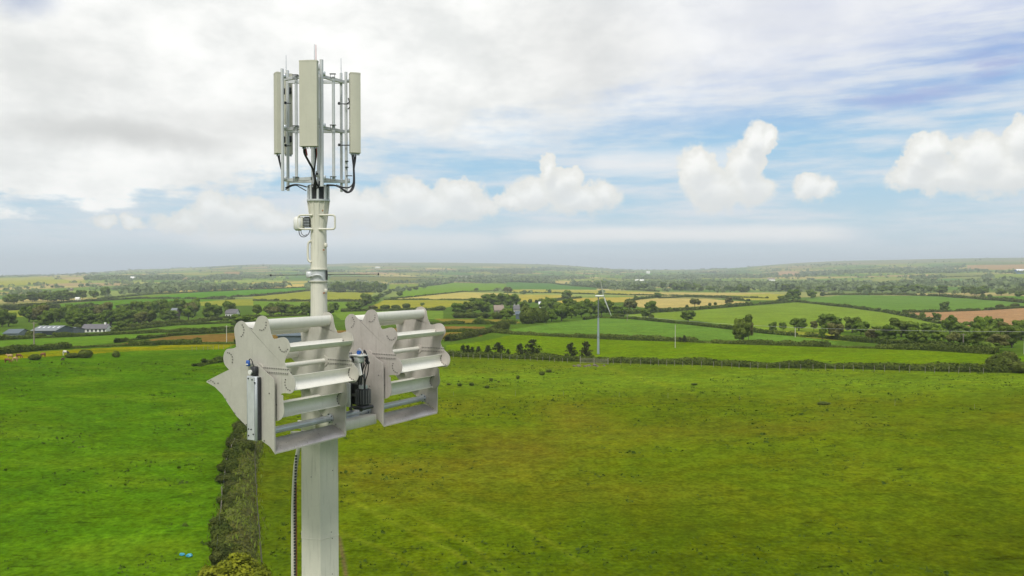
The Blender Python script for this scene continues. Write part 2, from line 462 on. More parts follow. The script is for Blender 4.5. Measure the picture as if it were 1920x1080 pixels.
# resample smoothly over log r and azimuth
LR = np.linspace(math.log(30), math.log(12000), 420)
GA = np.linspace(-math.pi, math.pi, 721)
G1 = np.zeros((len(AZX), len(LR)))
for i in range(len(AZX)):
    G1[i] = np.interp(LR, np.log(RD), HX[i])
    ker = np.exp(-0.5 * (np.arange(-14, 15) / 5.5) ** 2); ker /= ker.sum()
    G1[i] = np.convolve(np.pad(G1[i], 14, mode='edge'), ker, 'valid')
GRID = np.zeros((len(GA), len(LR)))
for j in range(len(LR)): GRID[:, j] = np.interp(GA, AZX, G1[:, j])
ka = np.exp(-0.5 * (np.arange(-24, 25) / 3.0) ** 2); ka /= ka.sum()
GP = np.vstack([GRID[-25:-1], GRID, GRID[1:25]])
GRID = np.array([np.convolve(GP[:, j], ka, 'valid') for j in range(len(LR))]).T
def vnoise(x, y, s, seed=0):
    """smooth value noise on numpy arrays"""
    x = np.asarray(x, float) / s; y = np.asarray(y, float) / s
    xi = np.floor(x).astype(np.int64); yi = np.floor(y).astype(np.int64)
    fx = x - xi; fy = y - yi; fx = fx * fx * (3 - 2 * fx); fy = fy * fy * (3 - 2 * fy)
    def hsh(a, b):
        n = (a * 374761393 + b * 668265263 + seed * 974634777) & 0xffffffff
        n = ((n ^ (n >> 13)) * 1274126177) & 0xffffffff
        return ((n ^ (n >> 16)) & 0xffff) / 65535.0
    return (hsh(xi, yi) * (1 - fx) + hsh(xi + 1, yi) * fx) * (1 - fy) + (hsh(xi, yi + 1) * (1 - fx) + hsh(xi + 1, yi + 1) * fx) * fy
def H(x, y):
    x = np.asarray(x, float); y = np.asarray(y, float)
    r = np.hypot(x, y); a = np.arctan2(x, y)
    u = (np.log(np.clip(r, 31, 11900)) - LR[0]) / (LR[1] - LR[0]); v = (a + math.pi) / (GA[1] - GA[0])
    i = np.clip(v.astype(int), 0, len(GA) - 2); j = np.clip(u.astype(int), 0, len(LR) - 2)
    fu = u - j; fv = v - i
    z = (GRID[i, j] * (1 - fv) + GRID[i + 1, j] * fv) * (1 - fu) + (GRID[i, j + 1] * (1 - fv) + GRID[i + 1, j + 1] * fv) * fu
    amp = np.clip((r - 900) / 2500, 0, 1)
    z = z + amp * (9 * (vnoise(x, y, 650, 3) - 0.5) + 12 * (vnoise(x, y, 1500, 5) - 0.5) * np.clip((r - 2500) / 3000, 0, 1))
    z = z + 0.5 * (vnoise(x, y, 45, 9) - 0.5) * np.clip(r / 120, 0, 1)
    return z
def Hs(x, y): return float(H(np.array([x]), np.array([y]))[0])
cp, sp = math.cos(PITCH), math.sin(PITCH)
STEP = 31 * np.exp(np.linspace(0, math.log(10500 / 31), 2600))
def ground(px, py):
    """where the sight line through a photograph point meets the land"""
    u = (px - 960) / FL; v = (540 - py) / FL
    d = np.array([u, cp + v * sp, -sp + v * cp]); d = d / math.hypot(d[0], d[1])
    xs = d[0] * STEP; ys = d[1] * STEP; zs = CAMZ + d[2] * STEP
    hit = np.nonzero(zs <= H(xs, ys))[0]
    if len(hit) == 0:
        gapv = zs - H(xs, ys); k = int(np.argmin(gapv[:2550])); return xs[k], ys[k], Hs(xs[k], ys[k])
    k = max(int(hit[0]), 1)
    g0 = zs[k - 1] - Hs(xs[k - 1], ys[k - 1]); g1 = zs[k] - Hs(xs[k], ys[k])
    t = g0 / (g0 - g1) if g0 != g1 else 0
    x = xs[k - 1] + (xs[k] - xs[k - 1]) * t; y = ys[k - 1] + (ys[k] - ys[k - 1]) * t
    return x, y, Hs(x, y)
def project(x, y, z):
    dz = z - CAMZ
    w = y * cp - dz * sp; v = y * sp + dz * cp
    return 960 + FL * x / w, 540 - FL * v / w

# ------------------------------------------------------------------ fields
SIG = 1.5e-4                          # air extinction per metre
AIR = np.array([0.50, 0.57, 0.62])
LIT = 1.55                             # light received / pi on open ground
def albedo(rgb, dist):
    d = np.array(lin(rgb))
    if dist > 215: d = d * 0.86 + d.mean() * 0.14
    T = math.exp(-SIG * min(dist, 600 + (dist - 600) * 0.35))
    a = (d - AIR * (1 - T)) / T / LIT
    return np.clip(a, [0.03, 0.06, 0.003], 0.5)
def c4(k, pts): return [(k + x / 4.0, 480 + y / 4.0) for x, y in pts]
A_, B_, C_, D_ = 0, 480, 960, 1440
FIELDS = [
 # (colour in the photo, outline)
 ((88, 128, 22), [(-200, 1200), (-200, 668), (0, 665), (120, 656), (250, 650), (440, 645), (500, 640), (480, 700), (470, 800), (452, 900), (425, 1200)]),
 ((102, 122, 20), [(425, 1200), (452, 900), (470, 800), (480, 700), (500, 640), (700, 640), (840, 668), (1000, 672), (1100, 676), (1320, 681), (1440, 686), (1700, 690), (1860, 694), (2100, 694), (2100, 1200)]),
 ((150, 152, 38), c4(A_, [(-200, 790), (500, 745), (1000, 712), (1680, 700), (1790, 655), (1000, 680), (500, 705), (-200, 745)])),
 ((108, 150, 46), c4(A_, [(-400, 720), (-400, 640), (0, 635), (700, 600), (1290, 573), (1290, 592), (900, 645), (500, 690), (0, 735)])),
 ((140, 118, 60), c4(A_, [(880, 662), (1280, 603), (1900, 570), (2400, 560), (2400, 640), (1760, 640), (1300, 652)])),
 ((112, 152, 56), c4(A_, [(900, 583), (950, 565), (1300, 520), (1900, 500), (2300, 480), (2300, 540), (1760, 552), (1290, 570)])),
 ((116, 152, 60), c4(A_, [(880, 560), (1300, 508), (1770, 468), (2300, 440), (2300, 485), (1760, 500), (1300, 522)])),
 ((104, 146, 56), c4(A_, [(-400, 635), (-400, 580), (0, 572), (600, 590), (870, 560), (900, 583), (650, 602)])),
 ((150, 166, 64), c4(A_, [(-400, 460), (-400, 410), (0, 405), (820, 400), (1000, 420), (700, 450), (0, 458)])),
 ((108, 152, 62), c4(A_, [(380, 372), (540, 350), (1060, 316), (1540, 320), (1700, 335), (1300, 385), (1000, 400), (590, 392)])),
 ((128, 150, 78), c4(A_, [(60, 378), (490, 348), (540, 350), (380, 372), (120, 388)])),
 ((108, 160, 66), c4(A_, [(1200, 300), (1560, 265), (1920, 250), (2300, 232), (2300, 285), (1920, 300), (1560, 318), (1060, 312)])),
 ((130, 160, 76), c4(A_, [(620, 332), (1090, 290), (1400, 272), (1560, 265), (1200, 300), (1060, 315), (640, 340)])),
 ((214, 196, 108), c4(A_, [(1080, 284), (1540, 242), (1920, 218), (2320, 208), (2320, 236), (1920, 240), (1540, 264), (1300, 270)])),
 ((198, 190, 104), c4(A_, [(1450, 240), (1920, 196), (2320, 188), (2320, 204), (1920, 212), (1540, 238)])),
 ((158, 168, 70), c4(A_, [(1380, 352), (1760, 325), (1920, 322), (2320, 300), (2320, 370), (1920, 372), (1500, 372)])),
 ((176, 184, 100), c4(A_, [(-300, 170), (0, 166), (400, 156), (420, 178), (640, 168), (630, 200), (290, 212), (0, 226), (-300, 230)])),
 ((196, 186, 130), c4(A_, [(470, 168), (630, 166), (630, 184), (500, 182)])),
 ((170, 178, 110), c4(A_, [(1350, 130), (1680, 126), (1700, 140), (1400, 146)])),
 ((180, 160, 120), c4(A_, [(1680, 118), (1800, 118), (1800, 150), (1700, 152)])),
 ((178, 160, 128), c4(A_, [(1360, 160), (1560, 152), (1600, 172), (1380, 182)])),
 ((162, 172, 74), c4(B_, [(-20, 302), (400, 262), (540, 268), (900, 272), (850, 302), (790, 338), (560, 338), (400, 325), (-20, 330)])),
 ((122, 158, 66), c4(B_, [(-20, 338), (400, 345), (780, 345), (760, 440), (-20, 440)])),
 ((140, 148, 84), c4(B_, [(560, 182), (560, 152), (1100, 156), (1480, 170), (1400, 196), (1000, 205), (980, 185)])),
 ((146, 168, 82), c4(B_, [(1000, 212), (1240, 206), (1230, 240), (1000, 262)])),
 ((130, 168, 74), c4(B_, [(1060, 300), (1100, 262), (1280, 226), (1480, 198), (1920, 212), (2000, 250), (1880, 262), (1560, 267), (1100, 314)])),
 ((200, 192, 108), c4(B_, [(1040, 322), (1180, 304), (1560, 272), (1930, 282), (1900, 300), (1640, 328), (1300, 326)])),
 ((168, 172, 68), c4(B_, [(860, 378), (960, 332), (1300, 330), (1620, 336), (1580, 352), (1400, 392), (1100, 405), (900, 400)])),
 ((124, 158, 66), c4(B_, [(580, 430), (900, 405), (1400, 410), (1400, 470), (640, 480)])),
 ((150, 142, 62), c4(B_, [(1330, 470), (1920, 478), (1990, 500), (1900, 512), (1450, 506)])),
 ((144, 120, 62), c4(B_, [(600, 560), (1440, 526), (1720, 530), (1700, 562), (1440, 562), (600, 600)])),
 ((148, 128, 56), c4(B_, [(600, 610), (1440, 572), (1700, 572), (1690, 600), (1450, 622), (600, 660)])),
 ((112, 141, 36), [(836, 662), (838, 647), (905, 640), (962, 627), (1022, 630), (1155, 637), (1260, 640), (1372, 645), (1565, 650), (1740, 655), (1870, 662), (1865, 692), (1700, 686), (1440, 683), (1100, 672), (1000, 669)]),
 ((112, 153, 58), c4(C_, [(-20, 552), (300, 505), (540, 480), (650, 466), (900, 472), (1300, 512), (1650, 552), (1920, 580), (2000, 590), (2450, 645), (2420, 662), (1920, 646), (1650, 640), (1200, 624), (780, 608), (0, 570)])),
 ((134, 164, 62), c4(C_, [(840, 440), (1070, 428), (1440, 402), (1920, 366), (2160, 345), (2480, 378), (2820, 424), (3050, 470), (3220, 512), (3100, 560), (2700, 560), (1920, 570), (1650, 530), (1400, 485), (960, 466)])),
 ((200, 187, 114), c4(C_, [(880, 332), (1100, 316), (1480, 322), (1790, 346), (1560, 368), (1100, 396), (950, 384)])),
 ((182, 182, 88), c4(C_, [(-40, 252), (640, 258), (1100, 272), (1100, 298), (820, 292), (300, 278), (-40, 272)])),
 ((200, 189, 116), c4(C_, [(850, 275), (1100, 272), (1920, 278), (2020, 290), (2020, 318), (1560, 302), (1100, 300)])),
 ((176, 180, 84), c4(C_, [(1500, 300), (1920, 282), (2060, 290), (2060, 330), (1780, 332)])),
 ((188, 182, 86), c4(C_, [(-40, 290), (370, 290), (480, 300), (350, 322), (200, 345), (-40, 340)])),
 ((194, 182, 86), c4(C_, [(240, 352), (520, 314), (800, 310), (1000, 308), (860, 345), (600, 352), (400, 362)])),
 ((112, 152, 92), c4(C_, [(-40, 195), (300, 206), (640, 236), (640, 254), (-40, 250)])),
 ((118, 156, 80), c4(D_, [(240, 336), (560, 291), (1300, 301), (1920, 346), (2100, 360), (1960, 380), (1640, 402), (1200, 417), (1020, 425), (600, 380)])),
 ((184, 150, 108), c4(D_, [(1030, 427), (1300, 420), (1640, 406), (1920, 388), (2100, 380), (2100, 560), (1780, 545), (1350, 520), (1150, 466)])),
 ((156, 166, 48), c4(D_, [(60, 560), (400, 575), (730, 620), (780, 645), (480, 632), (0, 578)])),
 ((124, 160, 110), c4(D_, [(1120, 175), (1500, 165), (1740, 205), (1300, 218), (1160, 200)])),
 ((150, 164, 112), c4(D_, [(1280, 130), (1740, 130), (1600, 176), (1200, 162)])),
 ((190, 168, 128), c4(D_, [(1490, 70), (2000, 60), (2000, 92), (1750, 105), (1500, 100)])),
 ((196, 170, 138), c4(D_, [(40, 125), (240, 120), (240, 150), (80, 146)])),
 ((160, 172, 110), c4(D_, [(700, 170), (1130, 170), (1080, 200), (790, 206)])),
 ((150, 172, 96), c4(D_, [(1680, 142), (2000, 138), (2000, 186), (1680, 182)])),
 ((110, 152, 70), c4(D_, [(1500, 302), (2000, 300), (2000, 340), (1920, 340)])),
 ((104, 140, 34), [(1862, 668), (1990, 668), (1990, 684), (1900, 684)]),
]
def inside(px, py, poly):
    n = len(poly); r = np.zeros(px.shape, bool)
    j = n - 1
    for i in range(n):
        xi, yi = poly[i]; xj, yj = poly[j]
        if yi != yj:
            c = ((yi > py) != (yj > py)) & (px < (xj - xi) * (py - yi) / (yj - yi) + xi)
            r ^= c
        j = i
    return r
def world_poly(poly):
    return [ground(x, y)[:2] for x, y in poly]

# far patchwork: jittered seeds, one field each
rs = np.random.RandomState(11)
SP = 190.0
gx0, gx1, gy0, gy1 = -6200, 6200, -1500, 10500
nx = int((gx1 - gx0) / SP) + 1; ny = int((gy1 - gy0) / SP) + 1
JX = rs.rand(nx + 1, ny + 1); JY = rs.rand(nx + 1, ny + 1); JC = rs.randint(0, 12, (nx + 1, ny + 1)); JV = rs.rand(nx + 1, ny + 1)
PAL = [(142, 166, 108), (134, 162, 100), (156, 174, 110), (124, 156, 98), (170, 178, 118), (134, 162, 104), (192, 186, 132), (120, 150, 96), (184, 170, 136), (148, 166, 108), (132, 152, 104), (160, 168, 114)]
def cell(x, y):
    """index, distance to field edge"""
    # shear so that field edges are not axis aligned
    X = x * 0.94 + y * 0.30; Y = (y * 0.94 - x * 0.30) * 0.72
    ix = np.floor((X - gx0) / SP).astype(int); iy = np.floor((Y - gy0) / SP).astype(int)
    d1 = np.full(X.shape, 1e9); d2 = np.full(X.shape, 1e9); ci = np.zeros(X.shape, int); cj = np.zeros(X.shape, int)
    for a in (-1, 0, 1):
        for b in (-1, 0, 1):
            i = np.clip(ix + a, 0, nx); j = np.clip(iy + b, 0, ny)
            sx = gx0 + (ix + a + 0.15 + 0.7 * JX[i, j]) * SP; sy = gy0 + (iy + b + 0.15 + 0.7 * JY[i, j]) * SP
            d = np.maximum(np.abs(X - sx) * 1.1, np.abs(Y - sy)) + 0.25 * np.hypot(X - sx, Y - sy)
            m = d < d1
            d2 = np.where(m, d1, np.minimum(d2, d)); ci = np.where(m, i, ci); cj = np.where(m, j, cj); d1 = np.where(m, d, d1)
    return ci, cj, d2 - d1

# terrain mesh: rows by distance, columns by azimuth (fine in front, coarse elsewhere)
ring = [0.0, 8.0, 16.0, 24.0, 32.0, 40.0]
r = 44.0
while r < 10200:
    ring.append(r)
    dpy = 2.2 if r < 160 else 1.25
    r += min(r * r * dpy / 29860.0, r * 0.0115)
ring = np.array(ring)
fine = np.linspace(-R(37), R(37), 720)
coarse = np.linspace(R(37), 2 * math.pi - R(37), 90)[1:-1]
azs = np.concatenate([fine, coarse])
NR, NA = len(ring), len(azs)
AA, RR = np.meshgrid(azs, ring[1:])
X = RR * np.sin(AA); Y = RR * np.cos(AA); Z = H(X, Y)
PX, PY = project(X, Y, Z)
front = (Y > 5) & (np.abs(AA) < R(38))
ci, cj, ed = cell(X, Y)
pal = np.array([lin(c) for c in PAL])
base = pal[JC[ci, cj]]
T = np.exp(-SIG * (600 + np.clip(RR - 600, 0, 3500) * 0.30))[..., None]
alb = (base - AIR * (1 - T)) / T / LIT
alb = np.clip(alb * (0.88 + 0.24 * JV[ci, cj])[..., None], 0.02, 0.5)
moor = 0.75 * np.clip((Z - 66) / 30, 0, 1)[..., None]
alb = alb * (1 - moor) + np.array([0.19, 0.215, 0.12]) * moor
near_default = np.array([0.065, 0.120, 0.012])
wn = np.clip((1100 - RR) / 300, 0, 1)[..., None]
alb = alb * (1 - wn) + near_default * wn
handmade = np.zeros(X.shape, bool)
rough = np.zeros(X.shape)
for k, (rgb, poly) in enumerate(FIELDS):
    m = front & inside(PX, PY, poly)
    if not m.any(): continue
    al = albedo(rgb, min(float(np.median(RR[m])), 4500.0))
    alb[m] = al; handmade |= m
    rough[m] = 1.0 if k < 2 else 0.3
# right-hand pasture: tan seed-head haze in bands, green bands, old wheel marks
def strip_mask(line, w):
    pts = np.array(line, float); best = np.full(X.shape, 1e9)
    m = front & (RR < 200)
    px, py = PX[m], PY[m]; b = np.full(px.shape, 1e9)
    for (x0, y0), (x1, y1) in zip(pts[:-1], pts[1:]):
        dx, dy = x1 - x0, y1 - y0
        t = np.clip(((px - x0) * dx + (py - y0) * dy) / (dx * dx + dy * dy), 0, 1)
        b = np.minimum(b, np.hypot(px - x0 - t * dx, (py - y0 - t * dy)))
    best[m] = b
    return np.clip(1 - best / w, 0, 1)[..., None]
pm = (front & inside(PX, PY, FIELDS[1][1]))[..., None]
band = np.clip((PY - 715) / 60, 0, 1) * np.clip((1000 - PY) / 160, 0, 1)
nz = vnoise(X, Y, 26, 21) * 0.6 + vnoise(X, Y, 9, 22) * 0.4
brown = np.clip((nz - 0.42) * 3.0, 0, 1) * band * np.clip((2000 - PX) / 600, 0.35, 1)
alb = np.where(pm, alb * (1 - 0.50 * brown[..., None]) + np.array([0.150, 0.118, 0.012]) * 0.50 * brown[..., None], alb)
g2 = np.clip((vnoise(X, Y, 40, 31) - 0.45) * 3, 0, 1)[..., None] * np.clip((PY - 860) / 150, 0, 1)[..., None] * (front[..., None])
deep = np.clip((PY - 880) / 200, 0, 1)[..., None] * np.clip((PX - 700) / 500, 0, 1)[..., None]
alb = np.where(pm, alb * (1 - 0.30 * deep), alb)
alb = np.where(pm, alb * (1 - 0.35 * g2) + np.array([0.062, 0.115, 0.003]) * 0.35 * g2, alb)
gu = np.clip((1 - np.abs(PY - 712) / 42), 0, 1)[..., None]
alb = np.where(pm, alb * (1 - 0.8 * gu) + np.array([0.115, 0.190, 0.010]) * 0.8 * gu, alb)
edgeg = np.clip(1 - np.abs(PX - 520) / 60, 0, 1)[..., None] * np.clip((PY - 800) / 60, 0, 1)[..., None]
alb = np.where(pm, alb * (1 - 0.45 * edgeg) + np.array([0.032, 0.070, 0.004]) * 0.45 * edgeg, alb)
for ln in ([(640, 905), (760, 960), (880, 1020), (960, 1085)], [(640, 930), (740, 980), (850, 1035), (920, 1085)], [(640, 1000), (720, 1030), (820, 1085)], [(860, 700), (1000, 690), (1120, 684), (1300, 740)], [(640, 870), (800, 925), (980, 985), (1100, 1060)]):
    s_ = strip_mask(ln, 8.0) * (0.45 + 0.55 * vnoise(X, Y, 3, 5))[..., None]
    alb = np.where(pm, alb * (1 - 0.48 * s_) + np.array([0.155, 0.185, 0.012]) * 0.48 * s_, alb)
s_ = strip_mask([(636, 1010), (643, 1045), (652, 1100)], 7.0)
alb = alb * (1 - 0.8 * s_) + np.array([0.13, 0.085, 0.045]) * 0.8 * s_
lm = (front & inside(PX, PY, FIELDS[0][1]))[..., None]
bn = np.clip((vnoise(X, Y * 1.6, 14, 41) * 0.6 + vnoise(X, Y, 5, 42) * 0.4 - 0.40) * 2.6, 0, 1)[..., None]
alb = np.where(lm, alb * (1 - 0.45 * bn) + np.array([0.042, 0.105, 0.004]) * 0.45 * bn, alb)
yb = np.clip((vnoise(X, Y * 1.6, 9, 45) - 0.62) * 4, 0, 1)[..., None]
alb = np.where(lm, alb * (1 - 0.4 * yb) + np.array([0.10, 0.17, 0.007]) * 0.4 * yb, alb)

V = np.zeros((1 + X.size, 3)); V[1:, 0] = X.ravel(); V[1:, 1] = Y.ravel(); V[1:, 2] = Z.ravel()
rows = NR - 1
ii, jj = np.meshgrid(np.arange(rows - 1), np.arange(NA), indexing='ij')
j2 = (jj + 1) % NA
F = np.stack([1 + ii * NA + jj, 1 + ii * NA + j2, 1 + (ii + 1) * NA + j2, 1 + (ii + 1) * NA + jj], -1).reshape(-1, 4)[:, ::-1]
nf = len(F)
tri = np.stack([np.zeros(NA, int), 1 + np.arange(NA), 1 + (np.arange(NA) + 1) % NA], -1)[:, ::-1]
me = bpy.data.meshes.new('ground')
me.vertices.add(len(V)); me.vertices.foreach_set('co', V.ravel().astype(np.float32))
me.loops.add(nf * 4 + NA * 3)
me.loops.foreach_set('vertex_index', np.concatenate([F.ravel(), tri.ravel()]).astype(np.int32))
me.polygons.add(nf + NA)
ls = np.concatenate([np.arange(nf) * 4, nf * 4 + np.arange(NA) * 3]); lt = np.concatenate([np.full(nf, 4), np.full(NA, 3)])
me.polygons.foreach_set('loop_start', ls.astype(np.int32)); me.polygons.foreach_set('loop_total', lt.astype(np.int32))
me.polygons.foreach_set('use_smooth', np.ones(nf + NA, bool))
me.update(calc_edges=True)
ca = me.attributes.new('field', 'FLOAT_COLOR', 'POINT')
cc = np.ones((len(V), 4), np.float32); cc[1:, :3] = alb.reshape(-1, 3); cc[0, :3] = near_default
ca.data.foreach_set('color', cc.ravel())
m_g, T_, b_ = principled('field_grass', None, 1.0, 0, 0.0)
at = T_.node('ShaderNodeAttribute', attribute_name='field').outputs['Color']
pos = T_.node('ShaderNodeNewGeometry').outputs['Position']
dist = T_.vec('LENGTH', pos)
nf1 = T_.noise(pos, 2.3, 4, 0.65)      # tufts
nf2 = T_.noise(pos, 0.55, 5, 0.62)     # patches
nf3 = T_.noise(pos, 0.06, 5, 0.6)      # broad tone
nf4 = T_.noise(T_.vec('MULTIPLY', pos, (0.35, 1.0, 1.0)), 0.9, 5, 0.7)
k1 = T_.remap(nf1, 0.30, 0.70, 0.62, 1.36); k2 = T_.remap(nf2, 0.3, 0.7, 0.72, 1.28); k3 = T_.remap(nf3, 0.3, 0.7, 0.82, 1.18)
tuf = T_.remap(nf4, 0.58, 0.70, 1.0, 0.52, True)
k = T_.math('MULTIPLY', T_.math('MULTIPLY', k1, k2), T_.math('MULTIPLY', k3, tuf))
gc = T_.vec('SCALE', at); T_.put(gc.node.inputs['Scale'], k)
hue = T_.remap(T_.noise(pos, 0.22, 5, 0.65), 0.38, 0.66, 0.0, 0.42, True)
gc = T_.mix(hue, gc, T_.mix(1.0, gc, (1.34, 1.0, 0.7), 'MULTIPLY'))
T_.put(b_.inputs['Base Color'], gc)
bp = T_.node('ShaderNodeBump'); bp.inputs['Strength'].default_value = 0.7; bp.inputs['Distance'].default_value = 0.25
T_.put(bp.inputs['Height'], T_.math('ADD', T_.math('MULTIPLY', nf1, 0.5), T_.math('MULTIPLY', nf2, 0.8))); T_.put(b_.inputs['Normal'], bp.outputs[0])
me.materials.append(m_g)
gnd = link('ground', me); tag(gnd, kind='structure')

# ------------------------------------------------------------------ air
hz = MB().box((0, 0, 0), (1, 1, 1))
m_h = bpy.data.materials.new('haze_air'); m_h.use_nodes = True; m_h.node_tree.nodes.clear()
TH = NT(m_h.node_tree); pv = TH.node('ShaderNodeVolumePrincipled'); mo = TH.node('ShaderNodeOutputMaterial')
pv.inputs['Color'].default_value = (0.86, 0.94, 1.0, 1); pv.inputs['Density'].default_value = SIG
pv.inputs['Anisotropy'].default_value = 0.1
TH.l.new(pv.outputs[0], mo.inputs['Volume'])
zmin, zmax = float(Z.min()) - 1.0, max(float(Z.max()) + 14.0, 40.0)
HZ = MB().box((0, 0, (zmin + zmax) / 2), (20600, 20600, zmax - zmin)).build('haze', m_h)
tag(HZ, kind='stuff')

# ------------------------------------------------------------------ foliage material
def foliage(name, dark, light, warm=(0.16, 0.15, 0.03), rough=0.75, warmth=0.25):
    m, T, b = principled(name, None, rough, 0, 0.08)
    oi = T.node('ShaderNodeObjectInfo').outputs['Random']
    tone = T.node('ShaderNodeAttribute', attribute_name='tone').outputs['Fac']
    pos = T.node('ShaderNodeNewGeometry').outputs['Position']
    n1 = T.noise(pos, 0.35, 4, 0.6)
    f = T.math('ADD', T.math('MULTIPLY', tone, 0.70), T.math('MULTIPLY', T.remap(n1, 0.3, 0.7, 0, 1), 0.25))
    f = T.math('ADD', f, T.math('MULTIPLY', oi, 0.25), clamp=True)
    c = T.mix(f, dark, light)
    wv = T.node('ShaderNodeTexWhiteNoise', noise_dimensions='1D'); T.put(wv.inputs['W'], T.math('ADD', oi, 3.7))
    c = T.mix(T.math('MULTIPLY', T.math('POWER', wv.outputs['Value'], 2.5), warmth), c, warm)
    T.put(b.inputs['Base Color'], c)
    tr = T.node('ShaderNodeBsdfTranslucent'); T.put(tr.inputs[0], c)
    mx = T.node('ShaderNodeMixShader'); mx.inputs[0].default_value = 0.30
    out = [n for n in T.n if n.type == 'OUTPUT_MATERIAL'][0]
    T.l.new(b.outputs[0], mx.inputs[1]); T.l.new(tr.outputs[0], mx.inputs[2]); T.l.new(mx.outputs[0], out.inputs[0])
    return m
M_leaf = foliage('leaves_broad', (0.034, 0.082, 0.009), (0.195, 0.275, 0.036))
M_leaf_l = foliage('leaves_bright', (0.060, 0.120, 0.012), (0.200, 0.285, 0.035), warmth=0.15)
M_leaf_b = foliage('leaves_brownish', (0.080, 0.105, 0.020), (0.220, 0.230, 0.065), (0.15, 0.10, 0.05))
M_pine = foliage('needles', (0.028, 0.046, 0.012), (0.085, 0.100, 0.030), (0.10, 0.08, 0.04))
M_hedge = foliage('hedge_leaves', (0.028, 0.060, 0.008), (0.150, 0.195, 0.030), (0.12, 0.10, 0.035), warmth=0.3)
M_bush = foliage('bank_bush', (0.014, 0.038, 0.005), (0.115, 0.140, 0.026), (0.13, 0.09, 0.05), warmth=0.2)
M_gorse = foliage('gorse', (0.022, 0.056, 0.005), (0.28, 0.30, 0.02), (0.3, 0.25, 0.03), warmth=0.1)
M_bgrass = foliage('bank_grass', (0.095, 0.075, 0.022), (0.150, 0.215, 0.028), (0.22, 0.13, 0.05), warmth=0.2)
M_tuft = foliage('tufts', (0.035, 0.070, 0.008), (0.075, 0.115, 0.012), (0.08, 0.09, 0.02), warmth=0.1)
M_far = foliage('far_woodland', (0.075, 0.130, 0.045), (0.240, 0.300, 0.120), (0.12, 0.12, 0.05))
M_bark = worn('bark', (0.09, 0.075, 0.055), 0.9, 0, 0.25, 6)

def leaf_quads(P, N, size, rng, jit=0.7, flat=1.0):
    n = len(P)
    N = N + rng.normal(0, jit, N.shape); N /= np.linalg.norm(N, axis=1)[:, None] + 1e-9
    a = np.cross(N, rng.normal(0, 1, N.shape)); a /= np.linalg.norm(a, axis=1)[:, None] + 1e-9
    b = np.cross(N, a)
    s = (size * (0.6 + 0.8 * rng.rand(n)))[:, None] * 0.5
    sb = s * (0.55 + 0.5 * rng.rand(n))[:, None] * flat
    return np.stack([P - a * s - b * sb * .4, P + a * s * .3 - b * sb, P + a * s + b * sb * .4, P - a * s * .3 + b * sb], 1)
def crown_mesh(name, mat, seed, lobes, n, size, shell=0.78):
    n = int(n * 1.6)
    rng = np.random.RandomState(seed)
    vol = np.array([l[3] * l[4] * l[5] for l in lobes]) ** 0.67
    k = rng.choice(len(lobes), n, p=vol / vol.sum())
    L = np.array(lobes)[k]
    d = rng.normal(0, 1, (n, 3)); d /= np.linalg.norm(d, axis=1)[:, None]
    lump = 1 + 0.20 * (vnoise(d[:, 0] * 3 + k * 7, d[:, 1] * 3 + d[:, 2] * 2, 1.0, seed) - 0.5) * 2
    rr = (shell + (1 - shell) * rng.rand(n) ** 0.6) * lump
    P = L[:, :3] + d * L[:, 3:6] * rr[:, None]
    N = d / L[:, 3:6]; N /= np.linalg.norm(N, axis=1)[:, None]
    # drop what lies deep inside another lobe
    keep = np.ones(n, bool)
    for l in lobes:
        q = (P - np.array(l[:3])) / np.array(l[3:6])
        keep &= ~((q ** 2).sum(1) < 0.50)
    keep &= P[:, 2] > 0.04
    P, N = P[keep], N[keep]
    Q = leaf_quads(P, N, np.full(len(P), size), rng, 0.38)
    lobe_t = rng.rand(len(lobes))[k][keep]
    tone = np.clip(0.25 + 0.5 * lobe_t + 0.5 * (rng.rand(len(P)) - 0.5) + 0.9 * (vnoise(P[:, 0] * 6 + 9, P[:, 2] * 6 + P[:, 1] * 5, 1.0, seed + 5) - 0.5), 0, 1)
    # inner mass so the crown is not see-through everywhere
    Q2 = []
    for l in lobes:
        m = 26
        d2 = rng.normal(0, 1, (m, 3)); d2 /= np.linalg.norm(d2, axis=1)[:, None]
        p2 = np.array(l[:3]) + d2 * np.array(l[3:6]) * 0.62
        Q2.append(leaf_quads(p2, d2.copy(), np.full(m, min(l[3], l[5]) * 0.95), rng, 0.15))
    Q2 = np.concatenate(Q2)
    return quads_mesh(name, np.concatenate([Q, Q2]), mat, np.concatenate([tone, np.full(len(Q2), 0.35)]))
def trunk_mesh(name, r0, top, limbs, seed, lean=0.02):
    rng = random.Random(seed); mb = MB()
    pts = [(0, 0, -0.03), (lean, 0, top * 0.4), (lean * 2, lean, top * 0.75), (lean * 2.5, lean, top)]
    mb.tube(smooth_path(pts, 3), list(np.linspace(r0, r0 * 0.3, 10)), 6)
    for i in range(limbs):
        a = i * 2.4 + rng.random(); z0 = top * (0.35 + 0.5 * i / max(1, limbs)); L = 0.28 + 0.1 * rng.random()
        p0 = Vector((lean * 1.5, 0, z0)); p1 = p0 + Vector((math.cos(a) * L * .5, math.sin(a) * L * .5, L * .35)); p2 = p0 + Vector((math.cos(a) * L, math.sin(a) * L, L * .9))
        mb.tube([p0, p1, p2], [r0 * .5, r0 * .35, r0 * .12], 5)
    return mb.mesh(name, M_bark)
